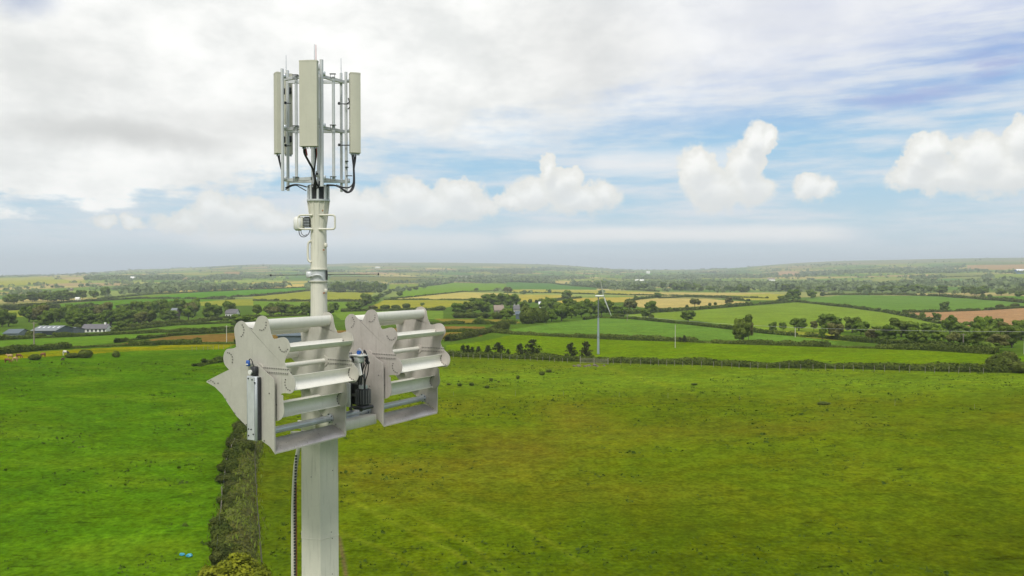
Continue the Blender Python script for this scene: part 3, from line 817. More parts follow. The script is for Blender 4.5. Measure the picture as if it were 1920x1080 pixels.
def rnd_lobes(seed, k, base=0.30, top=0.97):
    rng = random.Random(seed); out = [(0, 0, (base + top) / 2, 0.28, 0.28, (top - base) / 2 * 0.82)]
    for i in range(k + 11):
        a = i * 2.399 + rng.random() * 0.6; u = rng.random(); z = base + 0.12 + (top - base - 0.20) * u
        rad = (0.25 + 0.10 * rng.random()) * math.sqrt(max(0.05, 1 - ((z - (base + top) / 2) / (top - base) * 1.6) ** 2)); s = 0.095 + 0.085 * rng.random()
        out.append((math.cos(a) * rad, math.sin(a) * rad, z, s, s, s * 0.85))
    return out
PROTO = {}
for i in range(5):
    PROTO['broad%d' % i] = (crown_mesh('crown', M_leaf, 100 + i, rnd_lobes(200 + i, 9, 0.10 + 0.04 * (i % 3), 0.99), 2300, 0.085), trunk_mesh('trunk', 0.035, 0.75, 5, i))
for i in range(3):
    PROTO['bright%d' % i] = (crown_mesh('crown', M_leaf_l, 140 + i, rnd_lobes(240 + i, 9, 0.12, 0.98), 2100, 0.085), trunk_mesh('trunk', 0.03, 0.75, 5, 20 + i))
for i in range(2):
    PROTO['brown%d' % i] = (crown_mesh('crown', M_leaf_b, 160 + i, rnd_lobes(260 + i, 8, 0.25, 0.97), 1500, 0.075, 0.6), trunk_mesh('trunk', 0.03, 0.8, 6, 30 + i))
for i in range(2):
    PROTO['tall%d' % i] = (crown_mesh('crown', M_leaf, 170 + i, [(0, 0, .62, .30, .30, .36), (.12, .05, .8, .2, .2, .18), (-.15, -.05, .72, .2, .2, .2), (.0, .1, .5, .24, .24, .2)], 1500, 0.085), trunk_mesh('trunk', 0.03, 0.8, 4, 40 + i))
for i in range(2):
    PROTO['bush%d' % i] = (crown_mesh('crown', M_hedge, 180 + i, [(0, 0, .42, .42, .42, .5), (.25, .1, .4, .24, .24, .34), (-.25, .05, .45, .22, .22, .34), (.05, -.2, .55, .22, .22, .34)], 1600, 0.10), trunk_mesh('trunk', 0.03, 0.4, 3, 50 + i))
def pine_mesh(seed):
    rng = np.random.RandomState(seed); P = []; N = []
    tiers = 9
    for t in range(tiers):
        z = 0.22 + 0.76 * t / (tiers - 1); w = (0.62 * (1 - t / tiers) ** 0.6 + 0.06)
        for b in range(6):
            a = rng.rand() * 6.28; Lb = w * (0.45 + 0.6 * rng.rand())
            m = int(10 + 40 * Lb)
            q = rng.rand(m) ** 0.7
            P.append(np.stack([np.cos(a) * Lb * q, np.sin(a) * Lb * q, z + 0.10 * Lb * q + rng.normal(0, 0.013, m)], 1) + rng.normal(0, 0.018, (m, 3)))
            N.append(np.tile([0, 0, 1.0], (m, 1)))
    P = np.concatenate(P); N = np.concatenate(N)
    Q = leaf_quads(P, N, np.full(len(P), 0.105), rng, 0.6, 0.8)
    return quads_mesh('crown', Q, M_pine, rng.rand(len(P)))
for i in range(4): PROTO['pine%d' % i] = (pine_mesh(300 + i), trunk_mesh('trunk', 0.022, 0.95, 0, 60 + i, 0.005))
NAMES = {'broad': 'broadleaf_tree', 'bright': 'broadleaf_tree', 'brown': 'broadleaf_tree', 'tall': 'broadleaf_tree', 'bush': 'bush', 'pine': 'pine_tree'}
rt = random.Random(77)
NT_COUNT = {}
def tree(kind, px, py, hpx, wpx, label, group=None, dist=None, sink=0.0):
    if dist is None: x, y, z = ground(px, py)
    else:
        a = math.atan((px - 960) / FL); x, y = dist * math.sin(a), dist * math.cos(a); z = Hs(x, y)
    fam = ''.join(c for c in kind if c.isalpha())
    if kind == fam:
        ks = [k for k in PROTO if k.startswith(fam)]; kind = rt.choice(ks)
    s = y / FL
    o = empty(NAMES[fam], (x, y, z - sink), rt.random() * 6.28, (wpx * s * 1.12, wpx * s * 1.12, hpx * s))
    tag(o, label, 'bush' if fam == 'bush' else 'tree', group)
    cm, tm = PROTO[kind]
    link('trunk', tm, o); link('crown', cm, o)
    NT_COUNT[fam] = NT_COUNT.get(fam, 0) + 1
    return o

# ------------------------------------------------------------------ hedges
def resample(pts, step):
    out = []; acc = 0.0
    P = [np.array(p, float) for p in pts]
    for a, b in zip(P[:-1], P[1:]):
        L = np.linalg.norm(b - a); n = max(1, int(L / step))
        for k in range(n): out.append(a + (b - a) * k / n)
    out.append(P[-1]); return np.array(out)
HEDGES = []
def hedge(line, h, w, label, mat=None, seed=1, gaps=0.0, name='hedge', cat='hedge', dens=1.0, hvar=0.45, group=None, q=None, build=True):
    """leafy hedge along a line given by photograph points"""
    pw = [ground(x, y)[:2] for x, y in line]
    C0 = resample(pw, 1.0)
    rng = np.random.RandomState(seed)
    r_ = np.hypot(C0[:, 0], C0[:, 1]); rm = float(np.median(r_))
    if q is None: q = min(max(0.30, rm * 0.0011), 1.6)
    L = np.linalg.norm(np.diff(C0, axis=0), axis=1).sum()
    n = int(min(26000, L * (2 * h + w) / (q * q) * 1.5 * dens))
    t = rng.rand(n) * (len(C0) - 1); i = np.minimum(t.astype(int), len(C0) - 2); f = (t - i)[:, None]
    c = C0[i] * (1 - f) + C0[i + 1] * f
    d = C0[i + 1] - C0[i]; d /= np.linalg.norm(d, axis=1)[:, None] + 1e-9
    nn = np.stack([-d[:, 1], d[:, 0]], 1)
    along = t * L / len(C0)
    hv = h * (1 - hvar + 2 * hvar * (0.6 * vnoise(along, along * 0 + seed, 6.0, seed) + 0.4 * vnoise(along, along * 0 + seed, 1.8, seed + 3)))
    wv = w * (0.75 + 0.5 * vnoise(along, along * 0 + 9, 4.0, seed + 8))
    if gaps > 0:
        hv = hv * np.where(vnoise(along, along * 0, 9.0, seed + 12) < gaps, 0.35, 1.0)
    th = rng.rand(n) * math.pi
    rad = 0.80 + 0.25 * rng.rand(n)
    off = np.cos(th) * wv / 2 * rad; zz = np.abs(np.sin(th)) ** 0.6 * hv * rad
    X_ = c[:, 0] + nn[:, 0] * off; Y_ = c[:, 1] + nn[:, 1] * off
    Z_ = H(X_, Y_) + zz
    N = np.stack([nn[:, 0] * np.cos(th), nn[:, 1] * np.cos(th), np.sin(th)], 1)
    Q = leaf_quads(np.stack([X_, Y_, Z_], 1), N, np.full(n, q * 1.25), rng, 0.5)
    tone = np.clip(rng.rand(n) * 0.6 + 0.8 * (vnoise(along, zz, 3.0, seed + 4) - 0.3), 0, 1)
    # solid heart
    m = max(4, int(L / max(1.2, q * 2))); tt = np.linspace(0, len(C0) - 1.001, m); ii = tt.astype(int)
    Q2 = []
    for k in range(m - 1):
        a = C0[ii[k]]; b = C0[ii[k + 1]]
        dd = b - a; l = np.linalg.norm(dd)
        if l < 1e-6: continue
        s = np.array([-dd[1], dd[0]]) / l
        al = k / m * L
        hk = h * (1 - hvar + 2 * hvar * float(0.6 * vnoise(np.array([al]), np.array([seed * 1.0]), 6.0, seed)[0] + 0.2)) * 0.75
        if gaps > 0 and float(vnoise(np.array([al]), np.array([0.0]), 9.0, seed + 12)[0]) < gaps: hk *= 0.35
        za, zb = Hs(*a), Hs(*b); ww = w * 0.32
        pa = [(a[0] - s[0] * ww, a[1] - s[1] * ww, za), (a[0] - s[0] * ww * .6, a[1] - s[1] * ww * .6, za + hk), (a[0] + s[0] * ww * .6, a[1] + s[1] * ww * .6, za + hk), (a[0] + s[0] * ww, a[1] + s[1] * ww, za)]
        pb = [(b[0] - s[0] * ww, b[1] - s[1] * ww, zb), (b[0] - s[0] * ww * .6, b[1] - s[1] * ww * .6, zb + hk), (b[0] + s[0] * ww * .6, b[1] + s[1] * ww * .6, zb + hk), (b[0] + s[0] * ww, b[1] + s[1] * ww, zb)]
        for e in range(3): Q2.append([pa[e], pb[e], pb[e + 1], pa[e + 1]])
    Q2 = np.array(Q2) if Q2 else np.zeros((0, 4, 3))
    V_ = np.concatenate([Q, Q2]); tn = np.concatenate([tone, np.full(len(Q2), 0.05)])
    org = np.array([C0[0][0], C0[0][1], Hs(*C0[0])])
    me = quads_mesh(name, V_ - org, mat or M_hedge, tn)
    o = link(name, me); o.location = org
    tag(o, label, cat, group)
    return o
# ================================================================== hedges
HL = [
 ([*c4(A_, [(-160, 752), (0, 738), (150, 722), (300, 708), (500, 695), (700, 684), (900, 676), (1200, 668), (1760, 660), (2050, 650)])], 1.7, 2.4, 'long dark hedge along the far edge of the left pasture, behind the grazing cattle'),
 ([*c4(A_, [(870, 652), (1000, 632), (1280, 600), (1400, 592), (1760, 572), (2300, 556)])], 1.2, 1.8, 'low hedge along the top of the brown field left of the turbine'),
 ([*c4(A_, [(-160, 640), (0, 630), (300, 615), (650, 602), (950, 586), (1290, 572), (1760, 548), (2300, 528)])], 1.5, 2.0, 'straight hedge running just below the barns and the white bungalow'),
 ([*c4(A_, [(870, 566), (1300, 522), (1760, 502), (2300, 482)])], 1.5, 2.0, 'hedge between the two narrow green strips right of the bungalow'),
 ([*c4(A_, [(930, 545), (1300, 508), (1770, 472), (2300, 445)])], 2.0, 3.0, 'hedge at the foot of the left tree belt, right of the bungalow'),
 ([*c4(A_, [(-160, 418), (60, 408), (300, 400), (560, 395), (820, 402)])], 5.0, 6.0, 'tall dark hedge above the yellow-green field behind the left tree belt'),
 ([*c4(A_, [(60, 384), (490, 350), (1060, 320), (1540, 324), (1760, 326)])], 2.2, 3.0, 'thin hedge along the upper edge of the green field at far left'),
 ([*c4(A_, [(640, 338), (1090, 292), (1400, 276)])], 2.2, 3.0, 'slanting hedge under the narrow pale field at upper left'),
 ([*c4(A_, [(1100, 287), (1560, 268), (1920, 251), (2320, 236)])], 2.2, 3.0, 'hedge under the golden strip field left of the mast'),
 ([*c4(A_, [(1560, 322), (1700, 312), (1920, 302), (2100, 285), (2320, 262)])], 3.0, 4.0, 'bushy hedge between the green and yellow-green fields left of the mast'),
 ([*c4(B_, [(-20, 336), (300, 342), (560, 340), (790, 342)])], 2.5, 3.5, 'hedge below the yellow-green field behind the mast'),
 ([*c4(B_, [(545, 268), (760, 272), (900, 274)])], 1.8, 2.5, 'hedge at the foot of the plantation right of the mast'),
 ([*c4(B_, [(720, 408), (800, 372), (870, 335), (940, 305), (1010, 272)])], 4.0, 5.0, 'thick slanting hedge climbing the slope above the right rotor'),
 ([*c4(B_, [(1010, 322), (1100, 316), (1560, 269), (1930, 260)])], 1.8, 2.5, 'hedge along the top of the tan field above the right rotor'),
 ([*c4(B_, [(960, 330), (1300, 328), (1640, 332)])], 1.6, 2.2, 'hedge between the tan field and the yellow-green field above the right rotor'),
 ([*c4(B_, [(640, 420), (900, 412), (1200, 410), (1420, 408)])], 2.2, 3.0, 'hedge just above the two rotors'),
 ([*c4(B_, [(1000, 262), (1240, 230), (1480, 200)])], 2.6, 3.5, 'hedge with gaps slanting right of the plantation'),
 ([*c4(B_, [(560, 154), (1100, 160), (1480, 174), (1900, 184)])], 2.6, 4.0, 'faint hedge above the plantation on the hillside'),
 ([*c4(B_, [(1300, 516), (1450, 512), (1700, 512), (1960, 514)])], 1.7, 2.2, 'dark hedge above the two brown fields right of the rotor'),
 ([*c4(B_, [(1300, 570), (1440, 568), (1700, 567)])], 1.0, 1.6, 'low hedge between the two brown fields right of the rotor'),
 ([(838, 640), (880, 633), (905, 626), (930, 620), (952, 616)], 2.2, 3.4, 'bushy hedge curving up from the right rotor towards the wood'),
 ([(905, 622), (962, 627), (1022, 630), (1085, 633), (1155, 637), (1260, 640), (1372, 645), (1440, 647), (1565, 651), (1650, 654), (1740, 657), (1870, 665)], 1.5, 2.0, 'low dark hedge along the foot of the bright green knoll'),
 ([*c4(C_, [(540, 480), (640, 464), (900, 474), (1300, 512), (1650, 552), (1920, 584)]), *c4(D_, [(200, 600), (400, 615), (720, 648), (950, 664), (1200, 668), (1500, 690)])], 1.4, 2.0, 'hedge running over the crest of the bright green knoll'),
 ([*c4(C_, [(840, 440), (1080, 424), (1440, 400), (1920, 360)]), *c4(D_, [(100, 352), (240, 345)])], 2.6, 3.5, 'dark hedge between the olive field and the tan field right of the slim turbine'),
 ([*c4(C_, [(-60, 276), (300, 279), (820, 293), (1300, 301), (1920, 318)])], 2.0, 2.8, 'long hedge through the middle of the yellow fields'),
 ([*c4(C_, [(1100, 318), (1300, 309), (1560, 314), (1780, 338)])], 2.0, 2.8, 'hedge along the top of the tan field with two open trees'),
 ([*c4(C_, [(180, 352), (350, 332), (520, 316)])], 2.6, 3.2, 'short hedge joining the round tree in the yellow fields'),
 ([*c4(C_, [(860, 346), (960, 325), (1100, 308)])], 2.6, 3.2, 'short hedge at the left end of the tan field'),
 ([*c4(C_, [(-60, 192), (300, 206), (640, 238), (1100, 268)])], 3.0, 4.0, 'far hedge above the yellow fields, right of the wood'),
 ([*c4(D_, [(200, 345), (560, 382), (900, 427), (1130, 472), (1290, 508)])], 2.2, 3.0, 'diagonal hedge between the large green and olive fields on the right'),
 ([*c4(D_, [(400, 296), (520, 292), (900, 292), (1300, 303), (1600, 326), (1920, 352), (2050, 362)])], 3.0, 4.0, 'long hedge along the back of the large green field on the right'),
 ([*c4(D_, [(1010, 424), (1200, 422), (1640, 407), (1920, 389), (2100, 380)])], 1.8, 2.5, 'hedge along the top of the ploughed brown field'),
 ([*c4(D_, [(1060, 168), (1300, 160), (1700, 150)])], 3.0, 5.0, 'distant hedge under the tan hillside fields at far right'),
 ([(836, 667), (1000, 673), (1100, 678), (1200, 681), (1320, 684), (1440, 689), (1600, 691), (1700, 694), (1860, 698), (1990, 698)], 1.5, 2.6, 'long thick hedge along the far edge of the right pasture, behind the post fence'),
 ([(366, 687), (392, 682), (420, 677), (480, 668), (520, 660)], 1.3, 2.0, 'short dark hedge stub behind the left rotor plate'),
]
for k, (ln, h, w, lab) in enumerate(HL):
    far = ln[0][1] < 560
    hedge(ln, h * 0.88, w * 0.85, lab, seed=20 + k, gaps=0.30 if 'gaps' in lab else 0.12, dens=1.0 if not far else 1.2, hvar=0.5)

# ================================================================== trees
def belt(name_where, group, line, n, hr, wr, jit, kinds, seed):
    rb = random.Random(seed); xs = sorted(rb.uniform(line[0][0], line[-1][0]) * 0.35 + (line[0][0] + (i + .5) / n * (line[-1][0] - line[0][0])) * 0.65 for i in range(n))
    lx = [p[0] for p in line]; ly = [p[1] for p in line]
    for i, x in enumerate(xs):
        y = float(np.interp(x, lx, ly)) + rb.uniform(-jit, jit)
        h = rb.uniform(*hr); w = rb.uniform(*wr); kd = rb.choice(kinds)
        look = {'broad': 'round dark green', 'bright': 'lighter green', 'brown': 'brownish open', 'tall': 'tall narrow dark', 'bush': 'low bushy'}[kd]
        tree(kd, x, y, h, w, '%s tree, %s from left in %s' % (look, ordinal(i + 1), name_where), group)
KD = ['broad', 'broad', 'broad', 'bright', 'brown', 'tall']
belt('the back row behind the barns', 'back row of the left tree belt', [(-25, 606), (100, 603), (200, 599), (300, 594), (440, 588), (470, 586)], 32, (22, 33), (22, 32), 1.5, KD, 1)
belt('the front row behind the bungalow', 'front row of the left tree belt', [(-25, 613), (60, 612), (120, 611), (200, 608), (260, 608), (330, 602), (450, 595)], 40, (22, 31), (22, 32), 1.2, KD + ['broad', 'broad'], 2)
belt('the row crossing behind the mast', 'tree row behind the mast', [(462, 594), (520, 592), (580, 590), (650, 588)], 16, (16, 24), (20, 30), 1.5, KD, 3)
belt('the plantation right of the mast', 'plantation trees', [(616, 546.5), (640, 547), (680, 547), (728, 546)], 24, (15, 19), (9, 14), 0.8, ['tall', 'broad', 'broad'], 4)
belt('the low plantation edge', 'plantation edge bushes', [(616, 548), (670, 548.5), (725, 548)], 9, (5, 9), (10, 16), 0.5, ['bush'], 41)
belt('the right end of the belt', 'trees at the right end of the belt', [(1800, 634), (1880, 636), (1960, 640)], 9, (24, 36), (26, 38), 2.0, KD, 5)
belt('the back of the knoll wood', 'wood behind the bright knoll', [(985, 586), (1040, 584), (1090, 585), (1140, 586)], 12, (18, 26), (22, 30), 2.0, ['broad', 'broad', 'bright'], 6)
belt('the misty row behind the large green field', 'valley edge trees', [(1580, 550), (1700, 548), (1800, 552), (1930, 557)], 22, (11, 18), (14, 24), 1.2, ['broad', 'bright', 'broad'], 7)
belt('the misty row above the yellow fields', 'misty row above the yellow fields', [(1080, 541), (1200, 543), (1330, 546), (1450, 548), (1570, 549)], 26, (9, 15), (12, 22), 1.5, ['broad', 'bright', 'broad'], 8)
belt('the misty row at far left', 'misty left valley trees', [(-15, 572), (40, 568), (90, 565), (150, 562), (220, 556)], 22, (13, 20), (14, 22), 2.0, ['broad', 'broad', 'bright', 'tall'], 9)
S = [
 ('broad', 1449, 624, 20, 16, 'dark round tree at the left end of the right tree belt, beside the knoll hedge'),
 ('broad', 1468, 619, 14, 15, 'small dark tree, second in the right tree belt'),
 ('broad', 1498, 620, 24, 31, 'wide dark green tree standing apart near the left end of the right belt'),
 ('brown', 1526, 620, 18, 15, 'thin purplish-brown tree left of the largest bright tree in the belt'),
 ('bright', 1556, 621, 33, 44, 'largest bright green tree near the left end of the right belt'),
 ('broad', 1542, 636, 21, 15, 'small dark tree on the hedge in front of the largest bright tree'),
 ('brown', 1567, 637, 31, 34, 'pale brownish open tree with a bare forked trunk in front of the right belt'),
 ('broad', 1598, 624, 30, 34, 'dark double-headed tree right of the pale open tree'),
 ('bright', 1614, 627, 25, 32, 'mid green tree beside the dark double-headed tree'),
 ('bright', 1650, 628, 18, 34, 'low light green tree filling the dip in the right belt'),
 ('brown', 1637, 642, 26, 30, 'brownish bushy tree with a pale trunk on the lane edge'),
 ('broad', 1664, 643, 33, 44, 'broad very dark tree at the front of the right belt'),
 ('broad', 1690, 632, 34, 42, 'tall dark green tree on the belt skyline, left of the meadow gap'),
 ('bright', 1711, 633, 31, 30, 'tall lighter tree on the skyline of the belt, next to the meadow gap'),
 ('broad', 1722, 649, 34, 38, 'very dark wide tree under the meadow gap'),
 ('bush', 1690, 648, 12, 22, 'round brownish bush on the lane at the foot of the very dark trees'),
 ('bright', 1742, 630, 24, 34, 'pale green rounded tree right of the meadow gap'),
 ('bright', 1762, 646, 34, 30, 'bright green tree in the middle front of the right belt'),
 ('broad', 1781, 626, 34, 28, 'round green tree standing above the belt against the brown field'),
 ('brown', 1788, 650, 30, 26, 'thin brown tree with white blossom in the front of the belt'),
 ('broad', 1804, 628, 24, 32, 'dark low tree against the brown field'),
 ('tall', 1822, 616, 14, 11, 'small pointed tree poking above the belt against the brown field'),
 ('bright', 1812, 650, 30, 30, 'light green tree at the front, left of the darkest thicket'),
 ('broad', 1837, 655, 38, 36, 'dark green tree behind the darkest thicket'),
 ('bright', 1846, 634, 42, 40, 'left half of the big twin-crowned tree before the brown field'),
 ('broad', 1867, 634, 40, 38, 'right half of the big twin-crowned tree against the brown field'),
 ('brown', 1872, 658, 32, 40, 'olive brown tree above the big corner bush'),
 ('broad', 1897, 652, 40, 34, 'dark tree left of the white pole at the right edge'),
 ('broad', 1914, 630, 30, 34, 'dark tree at the right edge against the brown field'),
 ('broad', 1850, 661, 22, 46, 'darkest thicket at the right end of the knoll hedge'),
 ('bush', 1873, 696, 34, 40, 'big dark corner bush where the right hedges meet'),
 ('bush', 1890, 694, 38, 38, 'yellowish-topped bush leaning against the big corner bush'),
 ('bush', 1912, 698, 22, 40, 'low dark bush at the right edge of the photo'),
 ('broad', 1386, 642, 32, 22, 'dark lower part tree under the tall hedge tree on the knoll hedge'),
 ('broad', 1393, 642, 50, 34, 'tall dark tree standing alone on the hedge at the foot of the knoll'),
 ('brown', 1404, 640, 42, 18, 'bare thin tree behind the tall lone dark tree'),
 ('broad', 1290, 603, 21, 28, 'round dark tree on the knoll crest hedge'),
 ('broad', 1220, 589, 24, 25, 'round dark tree, upper of the pair right of the slim turbine'),
 ('broad', 1211, 597, 18, 19, 'dark tree, lower of the pair right of the slim turbine'),
 ('bush', 1221, 598, 9, 11, 'little bush beside the lower of the paired trees'),
 ('brown', 1181, 585, 24, 27, 'light open tree with visible branches right of the turbine blade'),
 ('bright', 1157, 593, 22, 25, 'bright round tree touching the lower turbine blade'),
 ('bush', 1160, 595, 8, 22, 'dark low hedge clump under the bright round tree'),
 ('bright', 1062, 562, 18, 20, 'round light green tree alone in the yellow fields'),
 ('brown', 1303, 576, 17, 21, 'open brownish tree, left of two on the tan field edge'),
 ('brown', 1367, 572, 15, 16, 'open brownish tree, right of two on the tan field edge'),
 ('bright', 1234, 558, 10, 16, 'pale yellow-green tree on the hedge above the tan field'),
 ('broad', 1192, 562, 8, 8, 'small dark bush on the hedge above the tan field'),
 ('bush', 1288, 577, 6, 6, 'tiny bush left of the open brownish tree'),
 ('bush', 1331, 573, 6, 6, 'tiny bush, left of two between the open brownish trees'),
 ('bush', 1341, 572, 6, 6, 'tiny bush, right of two between the open brownish trees'),
 ('broad', 1771, 583, 17, 18, 'single dark round tree above the ploughed brown field'),
 ('broad', 1730, 598, 12, 12, 'small dark round tree at the left corner of the brown field'),
 ('broad', 1756, 602, 15, 17, 'dark round tree at the lower corner of the brown field'),
 ('bush', 1875, 578, 8, 15, 'dark bush on the top hedge of the brown field, left of two'),
 ('bush', 1903, 577, 9, 16, 'dark bush on the top hedge of the brown field, right of two'),
 ('broad', 1469, 567, 14, 24, 'low dark tree at the left corner of the large green field'),
 ('bright', 1489, 564, 22, 26, 'lighter bushy tree at the left corner of the large green field'),
 ('broad', 1521, 559, 16, 21, 'dark tree with a flat crown on the back hedge of the large green field'),
 ('bush', 1542, 555, 8, 9, 'small bush right of the flat-crowned tree'),
 ('bush', 1843, 557, 7, 8, 'dark bush on the valley-side hedge, left of two'),
 ('bush', 1856, 558, 7, 9, 'dark bush on the valley-side hedge, right of two'),
 # wood at the cottage
 ('broad', 860, 591, 22, 30, 'dark tree at the left end of the cottage wood'),
 ('broad', 882, 589, 25, 32, 'wide dark tree in the left part of the cottage wood'),
 ('broad', 906, 588, 25, 30, 'dense dark tree left of the tan roofed house'),
 ('bright', 892, 578, 20, 32, 'lighter tree on the upper edge of the cottage wood'),
 ('broad', 916, 576, 24, 34, 'dark tree on the top edge of the cottage wood, left of centre'),
 ('broad', 938, 576, 25, 34, 'dark tree on the top edge of the cottage wood, behind the tan roof'),
 ('broad', 958, 577, 26, 32, 'dark tree on the top edge of the wood right behind the grey cottage'),
 ('bright', 950, 598, 20, 28, 'bright green tree in front of the grey cottage'),
 ('bush', 932, 598, 14, 22, 'green bush below the tan roofed house'),
 ('bush', 862, 596, 12, 28, 'long low bush at the foot of the cottage wood, first from the left'),
 ('bush', 884, 596, 12, 28, 'long low bush at the foot of the cottage wood, second from the left'),
 ('bush', 906, 597, 12, 26, 'long low bush at the foot of the cottage wood, third from the left'),
 ('broad', 901, 605, 12, 15, 'single dark tree on the hedge below the cottage wood'),
 ('broad', 983, 588, 22, 20, 'dark tree just right of the grey cottage'),
 ('bush', 991, 607, 34, 34, 'olive rounded tree at the left tip of the knoll wood'),
 ('bush', 1012, 605, 30, 36, 'pale grey-green tree in the knoll wood front'),
 ('bright', 1034, 603, 26, 32, 'yellowish green tree in the knoll wood front'),
 ('broad', 1053, 602, 36, 34, 'very dark large tree in the knoll wood front'),
 ('bright', 1072, 597, 26, 26, 'bright tree right of the very dark large tree'),
 ('bright', 1090, 595, 28, 28, 'bright green tree in the middle of the knoll wood'),
 ('broad', 1108, 594, 32, 28, 'dark tree left of the slim turbine tower'),
 ('broad', 1128, 593, 30, 28, 'dark tree right behind the slim turbine tower'),
 ('broad', 1142, 590, 26, 22, 'dark tree behind the lower turbine blade'),
 ('brown', 952, 552, 15, 17, 'bare spindly tree above the cottage wood'),
 ('bush', 932, 545, 6, 7, 'small bush on the hedge left of the spindly tree'),
 ('brown', 893, 546, 6, 10, 'tiny pale tree on the hedge above the tan field'),
 ('bush', 984, 569, 7, 8, 'small dark bush, first in the row above the white roof'),
 ('bush', 994, 568, 8, 8, 'small dark bush, second in the row above the white roof'),
 ('bush', 1014, 568, 9, 12, 'dark bush, third in the row above the white roof'),
 ('broad', 1026, 565, 8, 9, 'round dark bush, last in the row above the white roof'),
 # behind the rotors
 ('broad', 626, 584, 18, 20, 'dark tree close to the right side of the mast'),
 ('broad', 662, 584, 20, 26, 'dark dense tree above the gap between the rotors'),
 ('broad', 687, 573, 22, 24, 'round dark tree on the slanting hedge above the right rotor'),
 ('bright', 703, 569, 16, 16, 'lighter tree beside the round dark tree on the slanting hedge'),
 ('brown', 699, 582, 9, 20, 'brownish bush behind the top tube of the right rotor, first from the left'),
 ('bush', 722, 580, 9, 20, 'green bush behind the top tube of the right rotor, second from the left'),
 ('bush', 742, 579, 8, 18, 'green bush behind the top tube of the right rotor, third from the left'),
 ('bush', 762, 578, 10, 16, 'green bush behind the top tube of the right rotor, fourth from the left'),
 ('broad', 792, 574, 7, 8, 'small round bush on the skyline of the right rotor tube'),
 ('bush', 825, 582, 9, 22, 'low trees just right of the right rotor top'),
 ('broad', 750, 556, 10, 12, 'round tree alone between the two green fields right of the plantation'),
 ('broad', 746, 547, 8, 8, 'small dark tree on the gappy hedge, first from the left'),
 ('bush', 757, 545, 5, 7, 'small bush on the gappy hedge, second from the left'),
 ('bush', 768, 545, 6, 8, 'small bush on the gappy hedge, third from the left'),
 ('bush', 779, 543, 6, 10, 'small bush on the gappy hedge, fourth from the left'),
 ('bright', 794, 541, 9, 11, 'pale tree on the gappy hedge, fifth from the left'),
 ('bright', 801, 537, 6, 6, 'little pale tree at the top end of the gappy hedge'),
 # left side
 ('bush', 66, 675, 12, 20, 'round green bush on the pasture hedge, directly below the utility pole at left'),
 ('bush', 136, 671, 10, 22, 'low dark bush on the pasture hedge, left of the large one'),
 ('bush', 160, 671, 17, 24, 'largest dark bush on the pasture hedge at left'),
 ('bush', 218, 670, 13, 13, 'round dark bush on the pasture hedge, right of the large one'),
 ('broad', 215, 625, 13, 17, 'dark round tree at the right corner of the white bungalow'),
 ('bush', 36, 628, 11, 10, 'dark bush in front of the low grey roof at far left'),
 ('bush', 56, 633, 14, 16, 'dark bush in front of the big barn doorway'),
 ('bush', 146, 618, 12, 16, 'dark tree between the barn and the bungalow'),
 ('bush', 74, 632, 8, 22, 'low shrub along the hedge at the barn front, left of the doorway'),
 ('bush', 118, 629, 7, 26, 'low shrub along the hedge at the barn front, right of the doorway'),
 ('broad', 228, 617, 15, 20, 'rounded tree behind the right end of the bungalow'),
 ('broad', 401, 624, 12, 14, 'small dark round tree in the green strip left of the rotor plate'),
 ('broad', 424, 605, 8, 14, 'small flat tree on the strip hedge above the rotor plate'),
 ('bush', 375, 605, 6, 8, 'tiny bush on the strip hedge, left of the small flat tree'),
 ('broad', 455, 616, 26, 44, 'broad dark tree rising behind the top of the left rotor plate'),
 ('broad', 272, 580, 11, 24, 'dark rounded tree standing above the left belt, right of two'),
 ('broad', 230, 581, 11, 26, 'dark rounded tree standing above the left belt, left of two'),
 ('bush', 135, 579, 7, 13, 'bush at the right end of the tall dark hedge at left'),
 ('bush', 173, 580, 6, 10, 'lone small bush between the tall dark hedge and the belt'),
 ('bright', 372, 545, 10, 26, 'pale tree clump on the hedge of the golden strip'),
 ('bush', 440, 541, 5, 6, 'tiny dark tree, left of two in the golden strip'),
 ('brown', 534, 536, 9, 10, 'small tree on the golden strip just left of the mast'),
 ('brown', 507, 540, 9, 10, 'pale tree on the hedge left of the mast'),
]
for kd, x, y, h, w, lab in S: tree(kd, x, y, h, w, lab)
PN = [(868, 665, 18, 11), (877, 665, 17, 13), (886, 665, 14, 12), (897, 665, 15, 12), (915, 666, 18, 15), (934, 667, 24, 23), (953, 667, 12, 10), (975, 671, 26, 17), (999, 672, 34, 29), (1071, 675, 31, 22), (1099, 676, 34, 23)]
for i, (x, y, h, w) in enumerate(PN):
    tree('pine', x, y, h, w, 'windswept pine, %s from the left in the row on the pasture hedge' % ordinal(i + 1), 'windswept pines on the hedge')
tree('pine', 1275, 642, 10, 6, 'tiny dark conifer on the knoll hedge, left of the close pair')
tree('pine', 1283, 642, 13, 8, 'small dark conifer on the knoll hedge, right of the close pair')
GB = [(841, 722, 4, 8), (862, 724, 6, 9), (884, 723, 6, 9), (913, 728, 6, 9), (921, 714, 5, 7), (935, 717, 3, 5), (971, 711, 8, 7), (1016, 703, 7, 12), (1029, 698, 6, 11), (1302, 722, 4, 12), (1545, 758, 5, 22), (800, 728, 5, 9)]
for i, (x, y, h, w) in enumerate(sorted(GB)):
    tree('bush', x, y, h, w, 'small dark gorse tuft in the right pasture, %s from left' % ordinal(i + 1), 'gorse tufts in the pasture')

